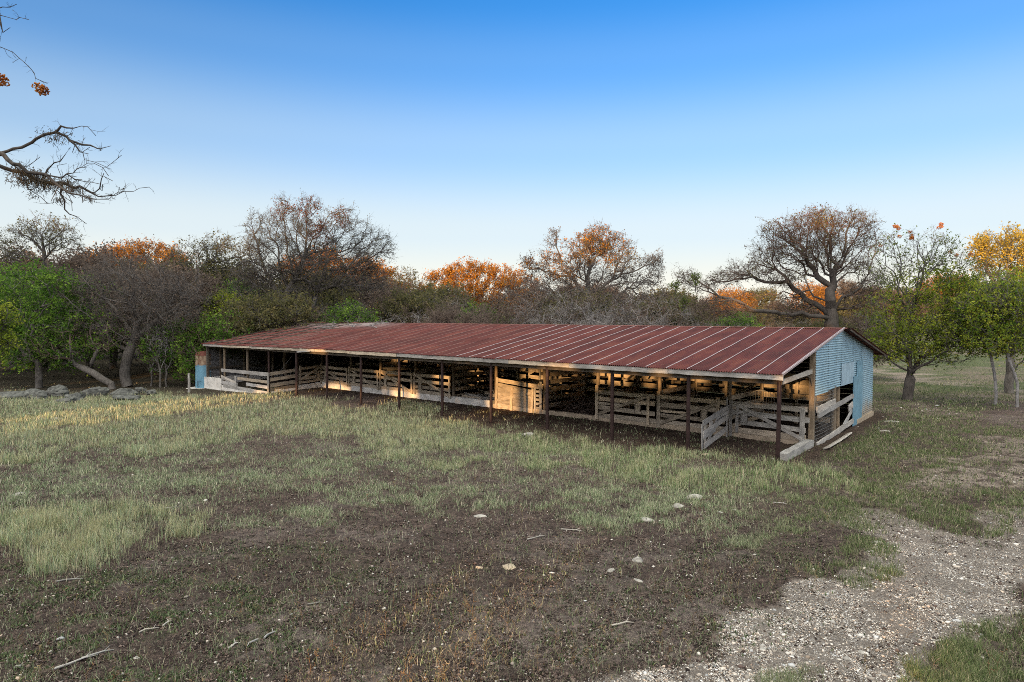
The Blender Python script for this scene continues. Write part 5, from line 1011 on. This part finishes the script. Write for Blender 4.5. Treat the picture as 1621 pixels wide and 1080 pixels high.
# --- thicket and far tree line ---------------------------------------
def proto(name, label, X, Y, h, rx, N, tr, mats, leaves, seed, group, stems=1, **k):
    b = np.array([X, Y, gz(X, Y) - .1])
    gd = [[(0, 0, h * .3), (.1, 0, h * .5)]] if stems == 1 else [[(0, 0, .3)]] + [[(0, 0, .3), (math.cos(a) * rx * .35, math.sin(a) * rx * .35, h * .4), (math.cos(a) * rx * .6, math.sin(a) * rx * .6, h * .65)] for a in np.linspace(0, 6.283, stems + 1)[:-1]]
    cr = [(0, 0, h * .60, rx, rx, h * .36), (rx * .3, 0, h * .8, rx * .6, rx * .6, h * .2), (-rx * .45, 0, h * .5, rx * .6, rx * .6, h * .3)]
    if stems > 1: cr = [(0, 0, h * .5, rx, rx, h * .48), (rx * .5, 0, h * .3, rx * .7, rx * .7, h * .3), (-rx * .5, 0, h * .3, rx * .7, rx * .7, h * .3)]
    return make_tree(name, label, b, gd, cr, N, tr, mats, leaves, seed=seed, group=group, **k)
TH = 'grey thicket shrubs behind the barn'; FT = 'trees of the far tree line'
S1 = proto('thicket_shrub', 'pale grey leafless shrub in the tangled thicket behind the barn roof', 4.5, 50, 6.2, 4.2, 300, .10, (M['twig'], M['twig_pale']), [(M['brush'], .20, .05)], 101, TH, 7, twig=(4, .8, .012), cat='shrub', gnarl=.1)
S2 = proto('thicket_shrub', 'brown-leaved shrub in the tangled thicket behind the barn roof', -4, 54, 6.8, 4.5, 300, .12, (M['twig'], M['twig_brown']), [(M['leaf_brown'], .45, .06), (M['leaf_olive'], .12, .06)], 102, TH, 6, twig=(4, .8, .012), cat='shrub', gnarl=.1)
F1 = proto('far_tree', 'bare brown tree in the far tree line', 12, 98, 10, 5.5, 300, .3, (M['bark_dark'], M['twig_brown']), [(M['leaf_brown'], .55, .13, None, 2)], 103, FT, twig=(3, 1.0, .02))
F2 = proto('far_tree', 'olive-green tree in the far tree line', 24, 104, 9.5, 5.5, 300, .3, (M['bark_dark'], M['twig']), [(M['leaf_olive'], .75, .14, None, 2)], 104, FT, twig=(3, 1.0, .02))
F3 = proto('far_tree', 'rusty orange tree in the far tree line', -16, 101, 10.5, 5.5, 300, .3, (M['bark_dark'], M['twig_brown']), [(M['leaf_rust'], .45, .14, None, 2)], 105, FT, twig=(3, 1.0, .02))
F4 = proto('far_tree', 'dark green tree in the far tree line', -44, 60, 8.5, 5.0, 320, .26, (M['bark_dark'], M['twig']), [(M['leaf_green'], .6, .10, None, 2)], 106, FT, twig=(3, .8, .016))
rs = random.Random(5)
def put(o, X, Y, s, lab=None, grp=None, sz=1.0): return copy_tree(o, (X, Y, gz(X, Y) - .1), rs.uniform(0, 6.28), (s, s, s * sz), lab, grp)
for X, Y, s, o in [(-9, 60, .75, F2), (-3, 58, .7, F4), (6, 59, .75, F2), (13, 56, .7, F2), (19, 55, .62, F4), (-14, 54, .7, F4), (24, 50, .5, F2), (28, 52, .5, F1), (-19, 51, .7, F2), (-4, 47.5, .55, F1), (4, 55, 1.2, S1), (8, 54, 1.15, S2), (11, 52, 1.1, S1), (1.5, 57, 1.2, S2), (-17, 52, .85, S2), (-21, 60, 1.1, S1), (-11, 58, 1.0, S2), (-7.5, 50, .85, S1), (0, 52, .95, S2), (8.5, 47, .95, S1), (12, 50, 1.0, S2), (10, 56, 1.1, S1), (14.5, 44, .75, S1), (17, 50, .7, S1), (20, 46, .55, S2), (-15, 60, 1.05, S1), (-19, 56, .9, S2), (3, 62, 1.1, S2), (-6, 66, 1.1, S1), (16, 60, .9, S2), (22, 54, .6, S1), (24, 60, .75, S2), (-24, 56, .95, S2), (28, 64, .8, S1), (-12, 47.5, .75, S1)]: put(o, X, Y, s)
for X, Y, s, o in [(-34, 52, .95, F4), (-41, 50, 1.0, F4), (-29, 54, .9, F1), (-37, 60, 1.1, F1), (-48, 56, 1.15, F4), (-31, 66, 1.1, F2), (-52, 68, 1.2, F1), (-26, 62, .95, F4), (-21, 66, 1.0, F2), (-24, 78, 1.0, F1), (-44, 74, 1.15, F2), (-60, 66, 1.2, F4), (-16, 74, .95, F1), (-10, 82, .95, F2), (-60, 84, 1.2, F1), (-36, 84, 1.1, F1)]: put(o, X, Y, s)
for k_ in range(46):
    X = -70 + k_ * 4.6 + rs.uniform(-1.5, 1.5); Y = 104 + rs.uniform(-5, 16) + max(0, X - 40) * .25; o = rs.choice([F1, F1, F2, F2, F1, F3 if X < 22 else F2]); put(o, X, Y, rs.uniform(.8, 1.1) * (1.0 if X < 22 else (.62 if X < 56 else .85)))
for k_ in range(16):
    X = 34 + k_ * 6.5 + rs.uniform(-2, 2); Y = 128 + rs.uniform(-6, 24); put(rs.choice([F1, F2, F1, F3]), X, Y, rs.uniform(.75, 1.0))

# --- woodland on the sunset side, behind and left of the camera: unseen, shades the yard; its leaves are cut away along sun rays to light chosen spots
def spots():
    T = []
    def B(x, y, z, r): p = bw(x, y, z); T.append(((p.x, p.y, p.z), r))
    for x, z, r in [(-14.9, .4, .75), (-13.9, .4, .75), (-13.0, .5, .7), (-14.6, 1.3, .7), (-13.4, 1.3, .6), (-15.25, 1.7, .3), (-18.3, 1.8, .22), (-12.2, 1.7, .25), (-9.15, 1.8, .22), (-19.3, 1.35, .40), (-18.6, 1.35, .40), (-24.4, 1.35, .32), (-21.5, .15, .4), (-22.6, .15, .4), (-23.6, .2, .4)]: B(x, YI, z, r)
    for x in (-11.2, -9.9, -8.4, -7.0, -5.9, -4.4, -2.9, -1.7, -.8): B(x, YR - .1, 1.62 + .15 * math.sin(x * 3), .30)
    B(-10.6, YR, 1.7, .3); B(-25.4, -.25, 2.75, .4); B(-24.6, -.25, 2.75, .3)
    for px, py, r in [(170, 648, .7), (195, 647, .8), (222, 646, .7), (275, 647, .8), (300, 646, .9), (330, 644, .9), (362, 642, .8), (395, 640, .7), (790, 1000, .28), (830, 1008, .3), (720, 1006, .25), (600, 1012, .25), (900, 985, .2), (1430, 1024, .2), (1520, 1032, .2)]: g = gnd(px, py); T.append(((g.x, g.y, .25 if py < 700 else .05), r))
    for px, py, Y, r in [(1205, 468, 44, .6), (1182, 490, 45, .7), (1300, 530, 44, .6), (1222, 466, 44, .5), (1406, 363, 37.3, .5), (1484, 360, 37.3, .6), (1300, 348, 44, .8), (40, 280, 12.3, .16), (50, 284, 12.3, .12), (1600, 395, 41, 2.0), (1640, 410, 41, 1.8), (1565, 400, 41, 1.6),
                         (975, 412, 62, 1.2), (940, 390, 62, 1.5), (890, 425, 62, .8), (310, 596, 58, 1.0), (290, 606, 52, .6), (560, 408, 88, .8), (510, 405, 88, 1.1), (90, 600, 66, 1.2), (745, 490, 96, 1.6), (760, 470, 96, 2.2), (735, 435, 96, 3), (790, 440, 96, 3), (700, 450, 96, 2.5), (225, 400, 80, 2.0), (262, 402, 80, 1.4), (450, 345, 56, 1.0), (488, 342, 56, 1.0), (955, 365, 62, 1.4), (1590, 430, 41, 1.2)]: p = at(px, py, Y); T.append((tuple(p), r))
    return T
SP = spots(); s_ = np.array(TO_SUN); perp = np.array([s_[1], -s_[0], 0.0]); perp /= np.linalg.norm(perp); perp = -perp
M['shade_leaf'] = M['leaf_green']
def belt_tree(X, Y, h, r, seed):
    g = np.random.default_rng(seed); b = np.array([X, Y, gz(X, Y) - .1])
    root = make_tree('woodland_tree', 'tall leafy tree of the woodland behind the camera', b, [[(0, 0, h * .35), (.3, 0, h * .7)]], [(0, 0, h * .6, r * .7, r * .7, h * .32)], 26, .3, (M['bark_dark'], M['bark_dark']), seed=seed, group='woodland behind the camera', twig=(1, .8, .02), sub=0, seg=1.2, cull=SP)
    cl = runit(34, g) * g.uniform(.2, 1, (34, 1)) ** .4 * np.array([r, r, h * .47]) + np.array([0, 0, h * .52]); n = 7600; w0 = cl[g.integers(0, 34, n)]; Q = w0 + g.normal(size=(n, 3)) * np.array([1.05, 1.05, .95]); Q = Q[(Q[:, 2] > .1) & (Q[:, 2] < h)]
    W = Q + b; keep = np.ones(len(W), bool)
    for T_, rad in SP:
        v = W - np.array(T_); tt = v @ s_; dd = np.linalg.norm(v - tt[:, None] * s_, axis=1); keep &= ~((dd < rad + .15) & (tt > 0))
    V, F = leaf_quads(Q[keep], .30, g); np_mesh('foliage', V, F, M['shade_leaf'], root)
ctr = np.array([0., 25, 0]) + s_ * 55; ctr[2] = 0
for k_ in range(46):
    row = k_ % 2; q = -72 + (k_ // 2) * 6.3 + row * 3.1 + rs.uniform(-.8, .8); c_ = ctr + perp * q + s_ * (row * 7 + rs.uniform(-1, 1)); belt_tree(c_[0], c_[1], rs.uniform(17.5, 21.5), rs.uniform(4.4, 5.4), 500 + k_)

# ---------------------------------------------------------------- labels: each copied tree told apart by its place along its row
def ordinal(n):
    one = 'first second third fourth fifth sixth seventh eighth ninth tenth eleventh twelfth thirteenth fourteenth fifteenth sixteenth seventeenth eighteenth nineteenth'.split()
    if n < 20: return one[n - 1]
    t, u = divmod(n, 10); return ('twentieth', 'thirtieth', 'fortieth', 'fiftieth')[t - 2] if u == 0 else ('twenty-', 'thirty-', 'forty-', 'fifty-')[t - 2] + one[u - 1]
for grp in (TH, FT):
    rows = {}
    for o in C.objects:
        if o.parent is None and o.get('group') == grp: rows.setdefault(o['label'], []).append(o)
    for lb, os_ in rows.items():
        os_.sort(key=lambda o: o.location.x / max(1, o.location.y))
        for i, o in enumerate(os_): o['label'] = ordinal(i + 1) + ' from the left, ' + lb
